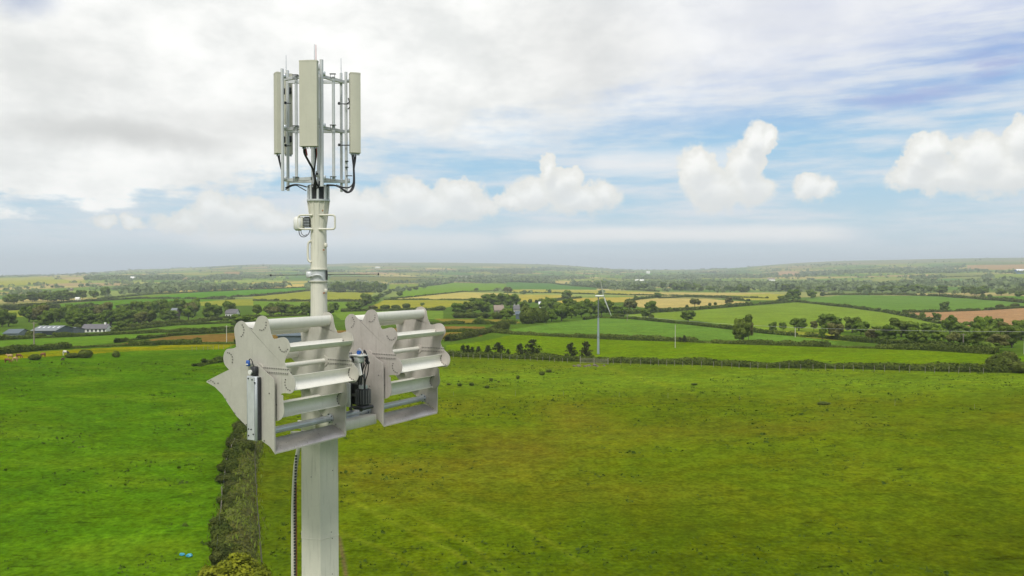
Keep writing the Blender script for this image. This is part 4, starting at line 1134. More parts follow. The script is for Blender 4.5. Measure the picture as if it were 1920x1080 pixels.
# distant woods and hedgerow trees: too many to count, one mass
rng = np.random.RandomState(5)
N0 = 130000
aa = rng.uniform(-R(38), R(38), N0); rr = np.exp(rng.uniform(math.log(1050), math.log(8600), N0))
x = rr * np.sin(aa); y = rr * np.cos(aa); z = H(x, y)
px, py = project(x, y, z)
ci, cj, ed = cell(x, y)
wood = vnoise(x, y, 520, 61) * 0.6 + vnoise(x, y, 190, 62) * 0.4
valley = np.exp(-((np.log(rr) - math.log(2300)) / 0.55) ** 2)
pw = np.clip((wood - 0.69 + 0.13 * valley) * 6, 0, 1)
ph = np.clip(1 - ed / 14.0, 0, 1) * (0.42 + 0.8 * vnoise(x, y, 140, 63))
p = np.maximum(pw * 0.85, ph)
ins = np.zeros(N0, bool)
for rgb, poly in FIELDS: ins |= inside(px, py, poly)
p = np.where(ins, 0.0, p)
p *= np.clip((rr - 1050) / 300, 0, 1) * np.clip((62 + 18 - z) / 18, 0.03, 1)
# thin with area so that density per square metre stays even
keep = rng.rand(N0) < p * np.clip(rr / 3800, 0.15, 1) ** 1.0
x, y, z, rr = x[keep], y[keep], z[keep], rr[keep]; hedgy = (pw[keep] < 0.3)
n = len(x)
hh = np.where(hedgy, rng.uniform(3, 9, n), rng.uniform(7, 14, n)); ww = hh * rng.uniform(0.9, 1.9, n)
K = 16
d = rng.normal(0, 1, (n, K, 3)); d /= np.linalg.norm(d, axis=2)[..., None]; d[..., 2] = np.abs(d[..., 2]) * 1.2 - 0.25
C0 = np.stack([x, y, z + hh * 0.42], 1)[:, None, :]
P = C0 + d * np.stack([ww * .5, ww * .5, hh * .5], 1)[:, None, :] * 0.85
Q = leaf_quads(P.reshape(-1, 3), d.reshape(-1, 3), np.repeat(hh * 0.62, K), rng, 0.4)
tone = np.clip(np.repeat(rng.rand(n), K) * 0.7 + rng.rand(n * K) * 0.3, 0, 1)
fw = link('distant_woodland', quads_mesh('distant_woodland', Q, M_far, tone)); tag(fw, kind='stuff')
print('far clumps', n, 'trees', NT_COUNT)

# grass tufts on the two near pastures
rng = np.random.RandomState(9)
N0 = 30000
aa = rng.uniform(-R(35), R(35), N0); rr = np.sqrt(rng.uniform(46 ** 2, 185 ** 2, N0))
x = rr * np.sin(aa); y = rr * np.cos(aa)
k = ((vnoise(x, y, 11, 71) * 0.5 + vnoise(x, y, 3.5, 72) * 0.5) > 0.50) & (rng.rand(N0) < 0.5)
x, y, rr = x[k], y[k], rr[k]; z = H(x, y); n = len(x)
px, py = project(x, y, z)
good = ~((px < 512) & (px > 385) & (py > 700)) & (py > 672) & ~((np.abs(px - 800) < 1200) & (py < 678))
x, y, z, rr = x[good], y[good], z[good], rr[good]; n = len(x)
K = 4
d = rng.normal(0, 1, (n, K, 3)); d[..., 2] = np.abs(d[..., 2]) + 0.2
s = rng.uniform(0.06, 0.13, n) * (1 + 1.2 * (rng.rand(n) > 0.9))
P = np.stack([x, y, z + 0.04], 1)[:, None, :] + rng.normal(0, 1, (n, K, 3)) * np.stack([s, s, s * 0.15], 1)[:, None, :]
Q = leaf_quads(P.reshape(-1, 3), d.reshape(-1, 3), np.repeat(s * 1.3, K), rng, 0.4)
gt = link('grass_tufts', quads_mesh('grass_tufts', Q, M_tuft, rng.rand(n * K))); tag(gt, kind='stuff')

# ================================================================== earth bank beside the mast
bk = [(484, 700), (480, 740), (474, 790), (464, 830), (455, 870), (450, 910), (446, 950), (443, 1000), (440, 1080), (436, 1220)]
bw = [ground(a, b)[:2] for a, b in bk]
BC = resample(bw, 0.6)
bd = np.gradient(BC, axis=0); bd /= np.linalg.norm(bd, axis=1)[:, None]
bn_ = np.stack([-bd[:, 1], bd[:, 0]], 1)
if bn_[0, 0] > 0: bn_ = -bn_            # bn_ points to the left (west) side
al = np.arange(len(BC)) * 0.6
bh = 0.95 + 0.5 * (vnoise(al, al * 0, 5.0, 91) - 0.5); bwid = 1.65 + 0.6 * (vnoise(al, al * 0, 7.0, 92) - 0.5)
prof = [(-1.0, 0.0), (-0.78, 0.30), (-0.45, 0.85), (-0.1, 1.0), (0.3, 0.92), (0.7, 0.45), (1.0, 0.0)]
vs = []; fs = []
for i in range(len(BC)):
    for j, (u, hgt) in enumerate(prof):
        xx = BC[i, 0] - bn_[i, 0] * u * bwid[i]; yy = BC[i, 1] - bn_[i, 1] * u * bwid[i]
        jz = 0.18 * (float(vnoise(np.array([xx]), np.array([yy]), 0.8, 95)[0]) - 0.5)
        vs.append((xx, yy, Hs(xx, yy) - 0.03 + hgt * bh[i] + (jz if 0 < j < 6 else 0)))
for i in range(len(BC) - 1):
    for j in range(6): fs.append((i * 7 + j, i * 7 + j + 1, (i + 1) * 7 + j + 1, (i + 1) * 7 + j))
M_bank = worn('bank_earth', (0.085, 0.095, 0.03), 0.95, 0, 0.35, 1.2, 0, spec=0.1)
bank = empty('earth_bank', (BC[-1, 0], BC[-1, 1], Hs(*BC[-1])))
tag(bank, 'grassy earth bank running away from the camera left of the mast, between the two pastures', 'earth bank')
mbk = MB(); mbk.add([Vector(v) - bank.location for v in vs], fs, True); mbk.build('soil', M_bank, bank)
n = 30000
rng = np.random.RandomState(33)
t = rng.rand(n) * (len(BC) - 1.001); i = t.astype(int); f = (t - i)[:, None]
c = BC[i] * (1 - f) + BC[i + 1] * f
u = rng.uniform(-1.05, 1.05, n)
hgt = np.interp(u, [p_[0] for p_ in prof], [p_[1] for p_ in prof]) * bh[i]
xx = c[:, 0] - bn_[i, 0] * u * bwid[i]; yy = c[:, 1] - bn_[i, 1] * u * bwid[i]
P = np.stack([xx, yy, H(xx, yy) + hgt + 0.05], 1) - np.array(bank.location)
Nn = np.stack([-bn_[i, 0] * u, -bn_[i, 1] * u, np.full(n, 0.9)], 1)
Q = leaf_quads(P, Nn, np.full(n, 0.20), rng, 0.28, 0.6)
tn = np.clip(0.10 * rng.rand(n) + 1.1 * (vnoise(xx, yy, 1.6, 97) - 0.2), 0, 1)
bg_ = link('turf', quads_mesh('turf', Q, M_bgrass, tn), bank); tag(bg_, kind='stuff')
m = 2600
t = rng.rand(m) * (len(BC) - 1.001); i = t.astype(int); f = (t - i)[:, None]
c = BC[i] * (1 - f) + BC[i + 1] * f
u = rng.choice([-1.0, 1.0, 0.3, -0.2], m) + rng.normal(0, 0.22, m)
hgt = np.interp(u, [p_[0] for p_ in prof], [p_[1] for p_ in prof]) * bh[i]
xx = c[:, 0] - bn_[i, 0] * u * bwid[i]; yy = c[:, 1] - bn_[i, 1] * u * bwid[i]
base_ = np.stack([xx, yy, H(xx, yy) + hgt - 0.03], 1) - np.array(bank.location)
hb_ = rng.uniform(0.18, 0.50, m); dr_ = rng.normal(0, 1, (m, 2)); dr_ /= np.linalg.norm(dr_, axis=1)[:, None]
tip = base_ + np.stack([dr_[:, 0] * hb_ * .5, dr_[:, 1] * hb_ * .5, hb_], 1); sd_ = np.stack([-dr_[:, 1], dr_[:, 0], np.zeros(m)], 1) * (hb_ * .16)[:, None]
md_ = (base_ * .45 + tip * .55) + np.array([0, 0, .04])
Qg = np.stack([base_ - sd_ * .6, md_ - sd_, tip, md_ + sd_], 1)
lg = link('long_grass', quads_mesh('long_grass', Qg, M_bgrass, np.clip(rng.normal(.6, .25, m), 0, 1)), bank); tag(lg, kind='stuff')
# bushes on the west side of the bank
PR_B = [crown_mesh('crown', M_bush, 400 + i, [(0, 0, .35, .42, .42, .42), (.25, .12, .3, .26, .26, .28), (-.25, .0, .38, .24, .24, .3), (.05, -.25, .3, .25, .25, .3)], 2600, 0.075, 0.6) for i in range(3)]
PR_BT = trunk_mesh('stem', 0.03, 0.35, 4, 77)
rb = random.Random(4)
L = len(BC); k = 0; idx = []
ii = int(L * 0.30)
while ii < L - 14:
    idx.append(ii); ii += rb.choice([2, 3, 3, 4])
for q, i in enumerate(reversed(idx)):
    side = rb.choice([rb.uniform(0.5, 1.25), rb.uniform(0.7, 1.3), rb.uniform(-0.1, 0.6)]); x0 = BC[i, 0] + bn_[i, 0] * side; y0 = BC[i, 1] + bn_[i, 1] * side
    o = empty('bank_bush', (x0, y0, Hs(x0, y0) + 0.15 + 0.4 * (1 - max(side, 0))), rb.random() * 6, (rb.uniform(1.1, 2.8), rb.uniform(1.1, 2.8), rb.uniform(0.7, 2.0)))
    tag(o, 'dark scrub on the earth bank, %s up from the yellow-green shrub' % ordinal(q + 1), 'bush', 'scrub bushes on the earth bank')
    link('stem', PR_BT, o); link('crown', PR_B[q % 3], o)
gm = crown_mesh('crown', M_gorse, 500, [(0, 0, .42, .45, .45, .48), (.28, .1, .35, .3, .3, .36), (-.28, .0, .4, .3, .3, .38), (.05, -.28, .35, .3, .3, .36), (0, .25, .4, .3, .3, .36), (.4, -.15, .5, .14, .14, .16), (-.4, .1, .62, .13, .13, .15), (.15, .3, .72, .13, .13, .14), (-.15, -.2, .8, .13, .13, .13), (.3, -.35, .6, .13, .13, .13), (-.35, -.3, .45, .14, .14, .16), (.0, .05, .86, .12, .12, .12)], 7000, 0.05, 0.6)
gx, gy, gz = ground(440, 1128)
o = empty('yellow_shrub', (gx, gy, gz), 0.4, (3.9, 3.4, 3.0)); tag(o, 'large yellow-green flowering shrub at the near end of the earth bank, bottom of the photo', 'shrub')
link('stem', PR_BT, o); link('crown', gm, o)

# ================================================================== fences
def fence(line, spacing, h, label, wires=2, r=0.05, mat=None, jitter=0.15, seed=1, group=None):
    pw_ = [ground(a, b)[:2] for a, b in line]
    Cc = resample(pw_, 0.25)
    rf = random.Random(seed)
    st = max(1, int(spacing / 0.25)); o = empty('post_and_wire_fence', (Cc[0][0], Cc[0][1], Hs(*Cc[0])))
    tag(o, label, 'fence', group)
    pm_ = MB().tube([(0, 0, -0.2), (0, 0, h)], [r, r * 0.9], 6).mesh('post', mat or M_wood)
    tops = []; k = 0
    while k < len(Cc):
        x_, y_ = Cc[k]; z_ = Hs(x_, y_)
        p_ = link('post', pm_, o); p_.location = (x_ - o.location.x, y_ - o.location.y, z_ - o.location.z)
        p_.rotation_euler = (rf.gauss(0, .03), rf.gauss(0, .03), 0); p_.scale = (1, 1, 1 + rf.uniform(-jitter, jitter))
        tops.append(Vector(p_.location)); k += max(1, int(st * rf.uniform(0.75, 1.3)))
    if wires:
        for wz in np.linspace(0.35, 0.92, wires):
            wb = MB(); wb.tube([t_ + Vector((0, 0, h * wz)) for t_ in tops], 0.003, 3, False); wb.build('wire', mat or M_galv, o, recalc=False)
    return o
M_oldpost = worn('old_post', (0.10, 0.095, 0.065), 0.9, 0, 0.3, 8)
fence([(482, 820), (478, 870), (481, 930), (484, 980), (489, 1030), (493, 1085), (497, 1180)], 3.0, 1.0, 'wire fence with wooden posts along the right side of the earth bank', 3, 0.045, M_oldpost, seed=3)
fence([(440, 840), (425, 880), (418, 930), (411, 1000), (404, 1090)], 5.0, 1.15, 'sparse wire fence on the left side of the earth bank', 2, 0.045, seed=4)
M_pale = worn('pale_post', (0.21, 0.20, 0.15), 0.8, 0, 0.2, 5)
fence([(850, 671), (1000, 676.5), (1075, 680)], 1.9, 1.15, 'post fence in front of the pasture hedge, left of the gate', 0, 0.045, M_pale, seed=5)
fence([(1150, 683), (1320, 688), (1440, 692), (1600, 695), (1700, 698), (1850, 701)], 2.1, 1.15, 'post fence in front of the pasture hedge, right of the gate', 0, 0.045, M_pale, seed=6)
fence([(360, 657), (400, 656), (450, 654), (500, 652)], 1.6, 1.1, 'close-set post fence behind the left rotor plate', 0, 0.045, M_pale, seed=7)
fence([(850, 742), (1100, 742), (1350, 748), (1600, 757), (1940, 772)], 9.0, 0.8, 'row of thin electric fence stakes crossing the right pasture', 0, 0.014, M_wood, seed=8)
# gate in the hedge line
g0 = ground(1088, 682); g1 = ground(1140, 683)
gv = Vector(g1) - Vector(g0); o = empty('field_gate', g0, math.atan2(gv.y, gv.x)); tag(o, 'pale metal gate and rails at the gap in the pasture hedge, below the slim turbine', 'gate')
gl = gv.length
for z_ in (0.35, 0.65, 0.95, 1.2): MB().tube([(0, 0, z_), (gl, 0, z_)], 0.035, 6).build('rail', M_pale, o)
for x_ in (0, gl * .5, gl): MB().tube([(x_, 0, 0), (x_, 0, 1.5 if x_ else 1.7)], 0.09, 6).build('post', M_pale, o)
rk = MB()
rr_ = random.Random(3)
M_stone = worn('stone', (0.13, 0.11, 0.085), 0.9, 0, 0.2, 4)
for q in range(7):
    ax, ay, az_ = ground(1078 + q * 9 + rr_.uniform(-3, 3), 687 + rr_.uniform(-1, 1))
    s_ = rr_.uniform(.25, .5)
    bmx = bmesh.new(); bmesh.ops.create_icosphere(bmx, subdivisions=1, radius=s_)
    for v_ in bmx.verts: v_.co = Vector((v_.co.x * 1.3, v_.co.y, v_.co.z * .7)) * rr_.uniform(.8, 1.15)
    sm = bpy.data.meshes.new('boulder'); bmx.to_mesh(sm); bmx.free(); sm.materials.append(M_stone)
    bo = link('boulder', sm); bo.location = (ax, ay, az_ + s_ * .3)
    tag(bo, 'grey-brown stone lying at the gate, %s from the left' % ordinal(q + 1), 'stone', 'stones at the gate')

# ================================================================== poles and cable
def pole(px, py, hpx, r, label, mat=None, arm=True):
    x_, y_, z_ = ground(px, py); h = hpx * y_ / FL
    o = empty('utility_pole', (x_, y_, z_)); tag(o, label, 'utility pole')
    MB().tube([(0, 0, -0.2), (0, 0, h)], [r, r * .75], 8).build('shaft', mat or M_wood, o)
    if arm:
        MB().box((0, 0, h - 0.35), (1.3, 0.1, 0.1)).build('crossarm', M_wood, o)
        for s_ in (-.55, .55): MB().tube([(s_, 0, h - .3), (s_, 0, h - .1)], .05, 6).build('insulator', M_dark, o)
    return Vector((x_, y_, z_ + h - 0.1))
M_ppole = worn('pale_pole', (0.50, 0.48, 0.42), 0.8, 0, 0.15, 4)
pole(1266, 652, 43, 0.08, 'slender pale utility pole standing in the field below the knoll', M_ppole, False)
pR = pole(1923, 664, 43, 0.35, 'thick white pole cut by the right edge of the photo', M_white, False)
pL = pole(1176, 602, 12, 0.13, 'short dark pole on the knoll crest right of the slim turbine')
pole(425, 645, 35, 0.10, 'thin pale utility pole left of the left rotor plate', M_ppole)
pole(64, 657, 54, 0.16, 'dark utility pole in front of the big barn at left')
pole(1491, 632, 18, 0.10, 'small white pole on the meadow strip under the right belt', M_ppole, False)
pole(1806, 651, 26, 0.12, 'thin pole among the trees of the right belt')
cab = MB(); pts = []
for k in range(25):
    t = k / 24; p_ = pL.lerp(pR, t); p_.z -= 3.2 * 4 * t * (1 - t) * 0.55; pts.append(p_)
cab.tube(pts, 0.032, 4, False); M_wire = worn('pale_wire', (0.45, 0.45, 0.42), 0.5, 0.2, 0.1, 4)
cbo = cab.build('overhead_cable', M_wire, recalc=False); tag(cbo, 'thin pale overhead cable sagging across the right tree belt', 'cable')

# ================================================================== buildings
M_wallw = worn('white_render', (0.72, 0.71, 0.66), 0.8, 0, 0.05, 0.5)
M_slate = worn('slate', (0.115, 0.11, 0.115), 0.7, 0, 0.15, 0.8)
M_slateb = worn('blue_grey_sheet', (0.085, 0.115, 0.135), 0.6, 0.1, 0.12, 0.6)
M_shed = worn('grey_sheet', (0.17, 0.19, 0.20), 0.6, 0.1, 0.15, 0.6)
M_tan = worn('tan_roof', (0.24, 0.19, 0.15), 0.8, 0, 0.15, 0.7)
M_shedp = worn('pale_wall', (0.36, 0.36, 0.32), 0.8, 0, 0.05, 0.5)
M_glass = worn('dark_window', (0.03, 0.035, 0.045), 0.2, 0, 0.1, 2)
M_sky = worn('rooflight', (0.75, 0.77, 0.78), 0.3, 0, 0.03, 2)
M_blued = worn('blue_shed_cladding', (0.06, 0.16, 0.34), 0.6, 0, 0.08, 1)
def house(name, px, py, wpx, depth, hw, hr, ang, label, wall, roof, cat='house', nwin=0, chim=0, lights=0, door=False, dist=None):
    if dist is None: x_, y_, z_ = ground(px, py)
    else:
        a_ = math.atan((px - 960) / FL); x_, y_ = dist * math.sin(a_), dist * math.cos(a_); z_ = Hs(x_, y_)
    w = wpx * y_ / FL
    o = empty(name, (x_, y_, z_ - 0.2), R(ang)); tag(o, label, cat)
    hd = depth / 2
    MB().prism([(-hd, 0), (hd, 0), (hd, hw), (0, hw + hr - .1), (-hd, hw)], -w / 2, w / 2, 'x').build('wall', wall, o)
    e = 0.35
    for s_ in (-1, 1):
        sl_ = Vector((0, s_ * hd, -hr)).normalized()
        mb = MB(); p0 = (0, hw + hr + .06); p1 = (s_ * (hd + e), hw - hr * e / hd + .06)
        mb.prism([p0, p1, (p1[0], p1[1] + .14), (0, p0[1] + .14)], -w / 2 - e, w / 2 + e, 'x')
        ro = mb.build('roof_slope', roof, o)
        if lights and s_ == -1:
            for k in range(lights):
                u = -w / 2 + (k + .5) * w / lights; t0, t1 = .25, .5
                mb = MB(); q0 = (s_ * hd * t0, hw + hr * (1 - t0) + .23); q1 = (s_ * hd * t1, hw + hr * (1 - t1) + .23)
                mb.prism([q0, q1, (q1[0], q1[1] + .04), (q0[0], q0[1] + .04)], u - w / lights * .14, u + w / lights * .14, 'x'); mb.build('rooflight', M_sky, ro)
    for k in range(nwin):
        u = -w / 2 + (k + .5) * w / nwin
        MB().box((u, -hd - .04, hw * .58), (min(1.2, w / nwin * .45), .1, .9)).build('window', M_glass, o)
    if door: MB().box((w * .22, -hd - .05, hw * .45), (w * .5, .1, hw * .86)).build('doorway', M_glass, o)
    for k in range(chim):
        MB().box((w * (.35 if k == 0 else -.35), 0, hw + hr + .2), (.6, .7, 1.1)).build('chimney', wall, o)
    return o
house('bungalow', 182, 622, 42, 6.5, 1.6, 1.5, 8, 'long white bungalow with a dark grey roof at left, in front of the tree belt', M_wallw, M_slate, 'bungalow', 6, 1)
house('barn', 99, 627, 42, 15, 2.0, 1.3, 6, 'large barn with a low grey roof, rooflights and a dark open doorway at left', M_slateb, M_shed, 'barn', 0, 0, 5, True)
house('barn', 131, 625, 24, 11, 1.4, 1.0, -4, 'smaller sloping-roofed shed joined to the right of the big barn', M_shed, M_shed, 'barn', 0, 0, 3)
house('barn', 32, 630, 24, 10, 1.4, 1.1, 10, 'low pale grey shed left of the big barn', M_shed, M_slateb, 'barn')
house('house', 328, 601, 9, 7, 4.5, 2.4, 0, 'small brown stone building between the trees of the left belt', M_tan, M_shed, 'house', 1)
house('house', 436, 596, 20, 7, 3.0, 2.2, 4, 'white house half hidden by trees left of the rotor plate', M_wallw, M_slate, 'house', 4)
house('barn', 566, 641, 66, 16, 2.6, 2.6, 4, 'blue-grey roofed shed seen through the left rotor', M_slateb, M_slateb, 'barn', 0, 0, 3)
house('house', 935, 588, 17, 6, 2.4, 2.6, 6, 'stone house with a tan roof in the cottage wood', M_tan, M_tan, 'house', 2, 1)
house('house', 968, 590, 10, 4.5, 3.4, 2.0, 8, 'grey roofed cottage with pale walls in a gap of the wood', M_shedp, M_slate, 'cottage', 2, 2)
house('shed', 971, 598, 8, 6, 2.6, 1.2, 0, 'small blue-grey shed below the grey roofed cottage', M_slateb, M_slateb, 'shed')
house('shed', 1015, 577, 9, 6, 3.0, 1.6, 0, 'white shed roof showing above the knoll wood', M_wallw, M_sky, 'shed')
house('farmhouse', 856, 528, 13, 9, 5.5, 4, 8, 'white farm building, leftmost of the distant hill farm', M_wallw, M_shed, 'farmhouse', 2)
house('farmhouse', 868, 525, 16, 9, 6, 5, -6, 'white gabled farmhouse in the middle of the distant hill farm', M_wallw, M_wallw, 'farmhouse', 2)
house('barn', 890, 527, 18, 12, 5, 4, 0, 'pinkish grey barn at the right end of the distant hill farm', M_tan, M_tan, 'barn')
house('house', 708, 503, 9, 10, 6, 4, 0, 'tiny white house on the skyline hill right of the mast', M_wallw, M_wallw)
house('house', 1199, 530, 16, 14, 6, 4, 0, 'white building among misty woods right of the slim turbine', M_wallw, M_wallw)
house('house', 1215, 513, 7, 14, 8, 5, 0, 'tiny white house near the horizon above the slim turbine', M_wallw, M_wallw)
house('house', 1547, 548, 8, 5, 2.2, 1.5, 0, 'little white house at the valley edge behind the large green field', M_wallw, M_wallw)
house('barn', 1915, 513, 22, 20, 9, 5, 0, 'long blue barn on the hillside at the right edge', M_blued, M_sky, 'barn')
house('house', 146, 563, 7, 4, 2.2, 1.4, 0, 'little white house at the edge of the misty wood at left', M_wallw, M_wallw)
house('house', 131, 545, 10, 6, 3, 2, 0, 'tan roofed house deep in the misty wood at left', M_tan, M_tan)
house('house', 249, 525, 8, 12, 7, 4, 0, 'white house on the misty slope at upper left', M_wallw, M_wallw)
house('house', 1446, 527, 12, 14, 6, 4, 0, 'pale building on the misty hillside right of the middle', M_wallw, M_tan)
house('house', 976, 524, 6, 8, 5, 3, 0, 'small pale house on the hill above the yellow fields', M_wallw, M_tan)

# ================================================================== cattle
def beast(px, py, L, coat, label, graze=True, ang=0, cat='cow', group='cattle grazing in the left pasture', patch=None):
    x_, y_, z_ = ground(px, py)
    vs = [(-.45, 0, .95), (-.15, 0, .98), (.2, 0, .97), (.48, 0, 1.0)]           # spine
    es = [(0, 1), (1, 2), (2, 3)]; rd = [.24, .30, .29, .23]
    def chain(start, pts, rs):
        last = start
        for p_, r_ in zip(pts, rs): vs.append(p_); rd.append(r_); es.append((last, len(vs) - 1)); last = len(vs) - 1
    if graze: chain(3, [(.68, 0, .82), (.86, 0, .50), (.95, 0, .22), (1.02, 0, .08)], [.15, .12, .11, .06])
    else: chain(3, [(.68, 0, 1.15), (.82, 0, 1.3), (1.0, 0, 1.22), (1.12, 0, 1.14)], [.15, .12, .11, .07])
    for s_ in (-.16, .16):
        chain(3, [(.45, s_, .68), (.47, s_, .40), (.45, s_, .20), (.46, s_, .02)], [.10, .055, .045, .05])
        chain(0, [(-.46, s_, .68), (-.38, s_, .50), (-.52, s_, .32), (-.49, s_, .02)], [.14, .08, .05, .05])
    chain(0, [(-.60, 0, 1.0), (-.66, 0, .7), (-.66, 0, .45)], [.05, .025, .035])
    me_ = bpy.data.meshes.new('body'); me_.from_pydata([tuple(c_ * L for c_ in v) for v in vs], es, [])
    me_.materials.append(coat)
    o = empty('pony' if cat == 'pony' else ('calf' if cat == 'calf' else 'cow'), (x_, y_, z_), R(ang)); tag(o, label, cat, group)
    b_o = link('body', me_, o)
    sk = b_o.modifiers.new('skin', 'SKIN'); sk.use_smooth_shade = True
    for i_, sv in enumerate(me_.skin_vertices[0].data): sv.radius = (rd[i_] * L, rd[i_] * L * 1.1); sv.use_root = (i_ == 1)
    ss = b_o.modifiers.new('sub', 'SUBSURF'); ss.levels = 1; ss.render_levels = 1
    hx = (1.0, .0, .22) if graze else (.86, 0, 1.38)
    for s_ in (-1, 1): MB().box((hx[0] * L - .06, s_ * .11 * L, (hx[2] + .14) * L), (.04, .14 * L, .07 * L), bevel=.01).build('ear', coat, o)
    return o
M_brown = worn('brown_coat', (0.19, 0.075, 0.03), 0.8, 0, 0.2, 2)
M_tanc = worn('tan_coat', (0.42, 0.27, 0.13), 0.8, 0, 0.2, 2)
M_darkc = worn('dark_coat', (0.07, 0.04, 0.03), 0.8, 0, 0.2, 2)
m_pb, T_, b_ = principled('piebald_coat', None, 0.8)
pn = T_.node('ShaderNodeTexCoord').outputs['Object']
sx = T_.node('ShaderNodeSeparateXYZ'); T_.put(sx.inputs[0], pn)
T_.put(b_.inputs['Base Color'], T_.mix(T_.remap(T_.math('ADD', sx.outputs[0], T_.math('MULTIPLY', T_.noise(pn, 2.0, 2), 0.6)), 0.55, 0.60), (0.62, 0.58, 0.48), (0.03, 0.025, 0.02)))
beast(123, 667, 0.92, m_pb, 'white pony with a black patch standing in the left pasture', True, 10, 'pony', None)
beast(118, 677, 0.54, M_darkc, 'small dark brown calf below the white pony', True, 160, 'calf', None)
beast(81, 670, 0.78, M_brown, 'reddish brown cow lying-low grazing right of the herd, left of the pony', True, 185)
beast(35, 672, 0.75, M_brown, 'dark reddish cow at the right of the herd of four', True, 20)
beast(29, 678, 0.75, M_tanc, 'pale tan cow at the lower right of the herd', True, 170)
beast(19, 673, 0.75, M_tanc, 'pale tan cow at the top of the herd', False, 200)
beast(14, 681, 0.75, M_brown, 'reddish brown cow at the lower left of the herd', True, 15)

# blue plastic litter near the bank
M_cyan = worn('cyan_plastic', (0.03, 0.26, 0.36), 0.4, 0, 0.15, 8)
for k, (px_, py_, s_) in enumerate(((341, 1042, .21), (355, 1044, .25))):
    ax, ay, az_ = ground(px_, py_)
    bmx = bmesh.new(); bmesh.ops.create_icosphere(bmx, subdivisions=2, radius=s_)
    rr_ = random.Random(k + 5)
    for v_ in bmx.verts:
        v_.co = Vector((v_.co.x, v_.co.y * (.6 + .3 * (v_.co.x > 0)), v_.co.z * .5)) * rr_.uniform(.75, 1.15)
    sm = bpy.data.meshes.new('plastic_sack'); bmx.to_mesh(sm); bmx.free(); sm.materials.append(M_cyan)
    bo = link('plastic_sack', sm); bo.location = (ax, ay, az_ + .1)
    tag(bo, ('left' if k == 0 else 'right') + ' one of two crumpled bright blue plastic sacks on the grass left of the bank', 'sack', 'blue plastic sacks')

# ================================================================== slim two-bladed wind turbine
Yt = 198.0; xt = (1122 - 960) / FL * Yt; zt = Hs(xt, Yt)
tw = empty('wind_turbine', (xt, Yt, zt)); tag(tw, 'slim grey two-bladed wind turbine behind the pasture hedge', 'wind turbine')
M_tower = worn('tower_galv', (0.27, 0.32, 0.34), 0.5, 0.2, 0.08, 1.5, 0.15, (.25, .27, .27))
M_towerd = worn('tower_dull', (0.15, 0.17, 0.17), 0.6, 0.2, 0.1, 1.5)
zt_top = CAMZ - (557 - YH) / FL * Yt - zt
segs = [(0, .30, .31, .29), (.30, .64, .28, .23), (.64, 1.0, .18, .14)]
for k, (a_, b2_, r0_, r1_) in enumerate(segs):
    MB().tube([(0, 0, zt_top * a_), (0, 0, zt_top * b2_)], [r0_, r1_], 10, smooth=False).build('tower_section', M_tower if k < 2 else M_towerd, tw)
    MB().tube([(0, 0, zt_top * b2_ - .06), (0, 0, zt_top * b2_ + .06)], r1_ + .09, 12).build('flange', M_towerd, tw)
nb = MB(); nb.box((.25, 0, zt_top + .25), (2.1, .75, .42), bevel=.15); nb.build('nacelle', M_white, tw)
hubp = Vector((1.28, 0, zt_top + .22)); MB().tube([hubp - Vector((.3, 0, 0)), hubp + Vector((.22, 0, 0))], [.16, .12], 10).build('hub', M_tower, tw)
def blade(tip):
    tip = Vector(tip); mb = MB(); d_ = (tip - hubp).normalized(); side = d_.cross(Vector((1, 0, 0))).normalized(); nrm = d_.cross(side)
    vs = []; fs = []; m = 10
    for i_ in range(m + 1):
        t_ = i_ / m; p_ = hubp.lerp(tip, t_); ch = (.20 + .62 * min(1, t_ * 5)) * (1 - .55 * t_); th = .22 * (1 - .8 * t_); tw_ = R(22 * (1 - t_))
        ex = side * math.cos(tw_) + nrm * math.sin(tw_); ey = nrm * math.cos(tw_) - side * math.sin(tw_)
        for u_, w_ in ((-.5, 0), (-.2, .5), (.3, .35), (.6, 0), (.3, -.35), (-.2, -.5)): vs.append(p_ + ex * u_ * ch + ey * w_ * th)
    for i_ in range(m):
        for j_ in range(6): fs.append((i_ * 6 + j_, i_ * 6 + (j_ + 1) % 6, (i_ + 1) * 6 + (j_ + 1) % 6, (i_ + 1) * 6 + j_))
    fs.append(tuple(range(6))); fs.append(tuple(range(m * 6, m * 6 + 6)))
    mb.add(vs, fs, True); mb.build('blade', M_white, tw)
mpx = Yt / FL
blade((hubp.x - 12 * mpx, -2.0, hubp.z + 52 * mpx)); blade((hubp.x + 18 * mpx, 3.6, hubp.z - 38 * mpx))
# ================================================================== mast
M_dkgal = worn('dull_galvanised', (0.13, 0.135, 0.135), 0.5, 0.4, 0.2, 10)
MX, MY = -4.92, 20.28
K = MY / FL
def zz(py): return CAMZ - (py - YH) * K
mast = empty('steel_mast', (MX, MY, 0)); tag(mast, 'tall pale grey steel mast carrying the two rotors and the antennas', 'mast')
def octo(r, z, rot=22.5, n=8, sx=1.0): return [(r * math.cos(R(rot + k * 360 / n)) * sx, r * math.sin(R(rot + k * 360 / n)), z) for k in range(n)]
def frustum(mb, r0, z0, r1, z1, n=8, rot=22.5, capt=True):
    a = octo(r0, z0, rot, n); b = octo(r1, z1, rot, n)
    mb.add(a + b, [(k, (k + 1) % n, n + (k + 1) % n, n + k) for k in range(n)])
    if capt: mb.add(a, [tuple(range(n))[::-1]]); mb.add(b, [tuple(range(n))])
    return mb
lx = -0.0
mb = frustum(MB(), 0.555, -0.3, 0.515, zz(700), 6, 45); mb.build('lower_column', M_mast, mast)
mb = frustum(MB(), 0.515, zz(700) + .003, 0.30, zz(640), 6, 45); mb.build('cone', M_mast, mast)
MB().tube([(0, 0, zz(1003)), (0, 0, zz(1003) + .012)], 0.536, 8, smooth=False).v
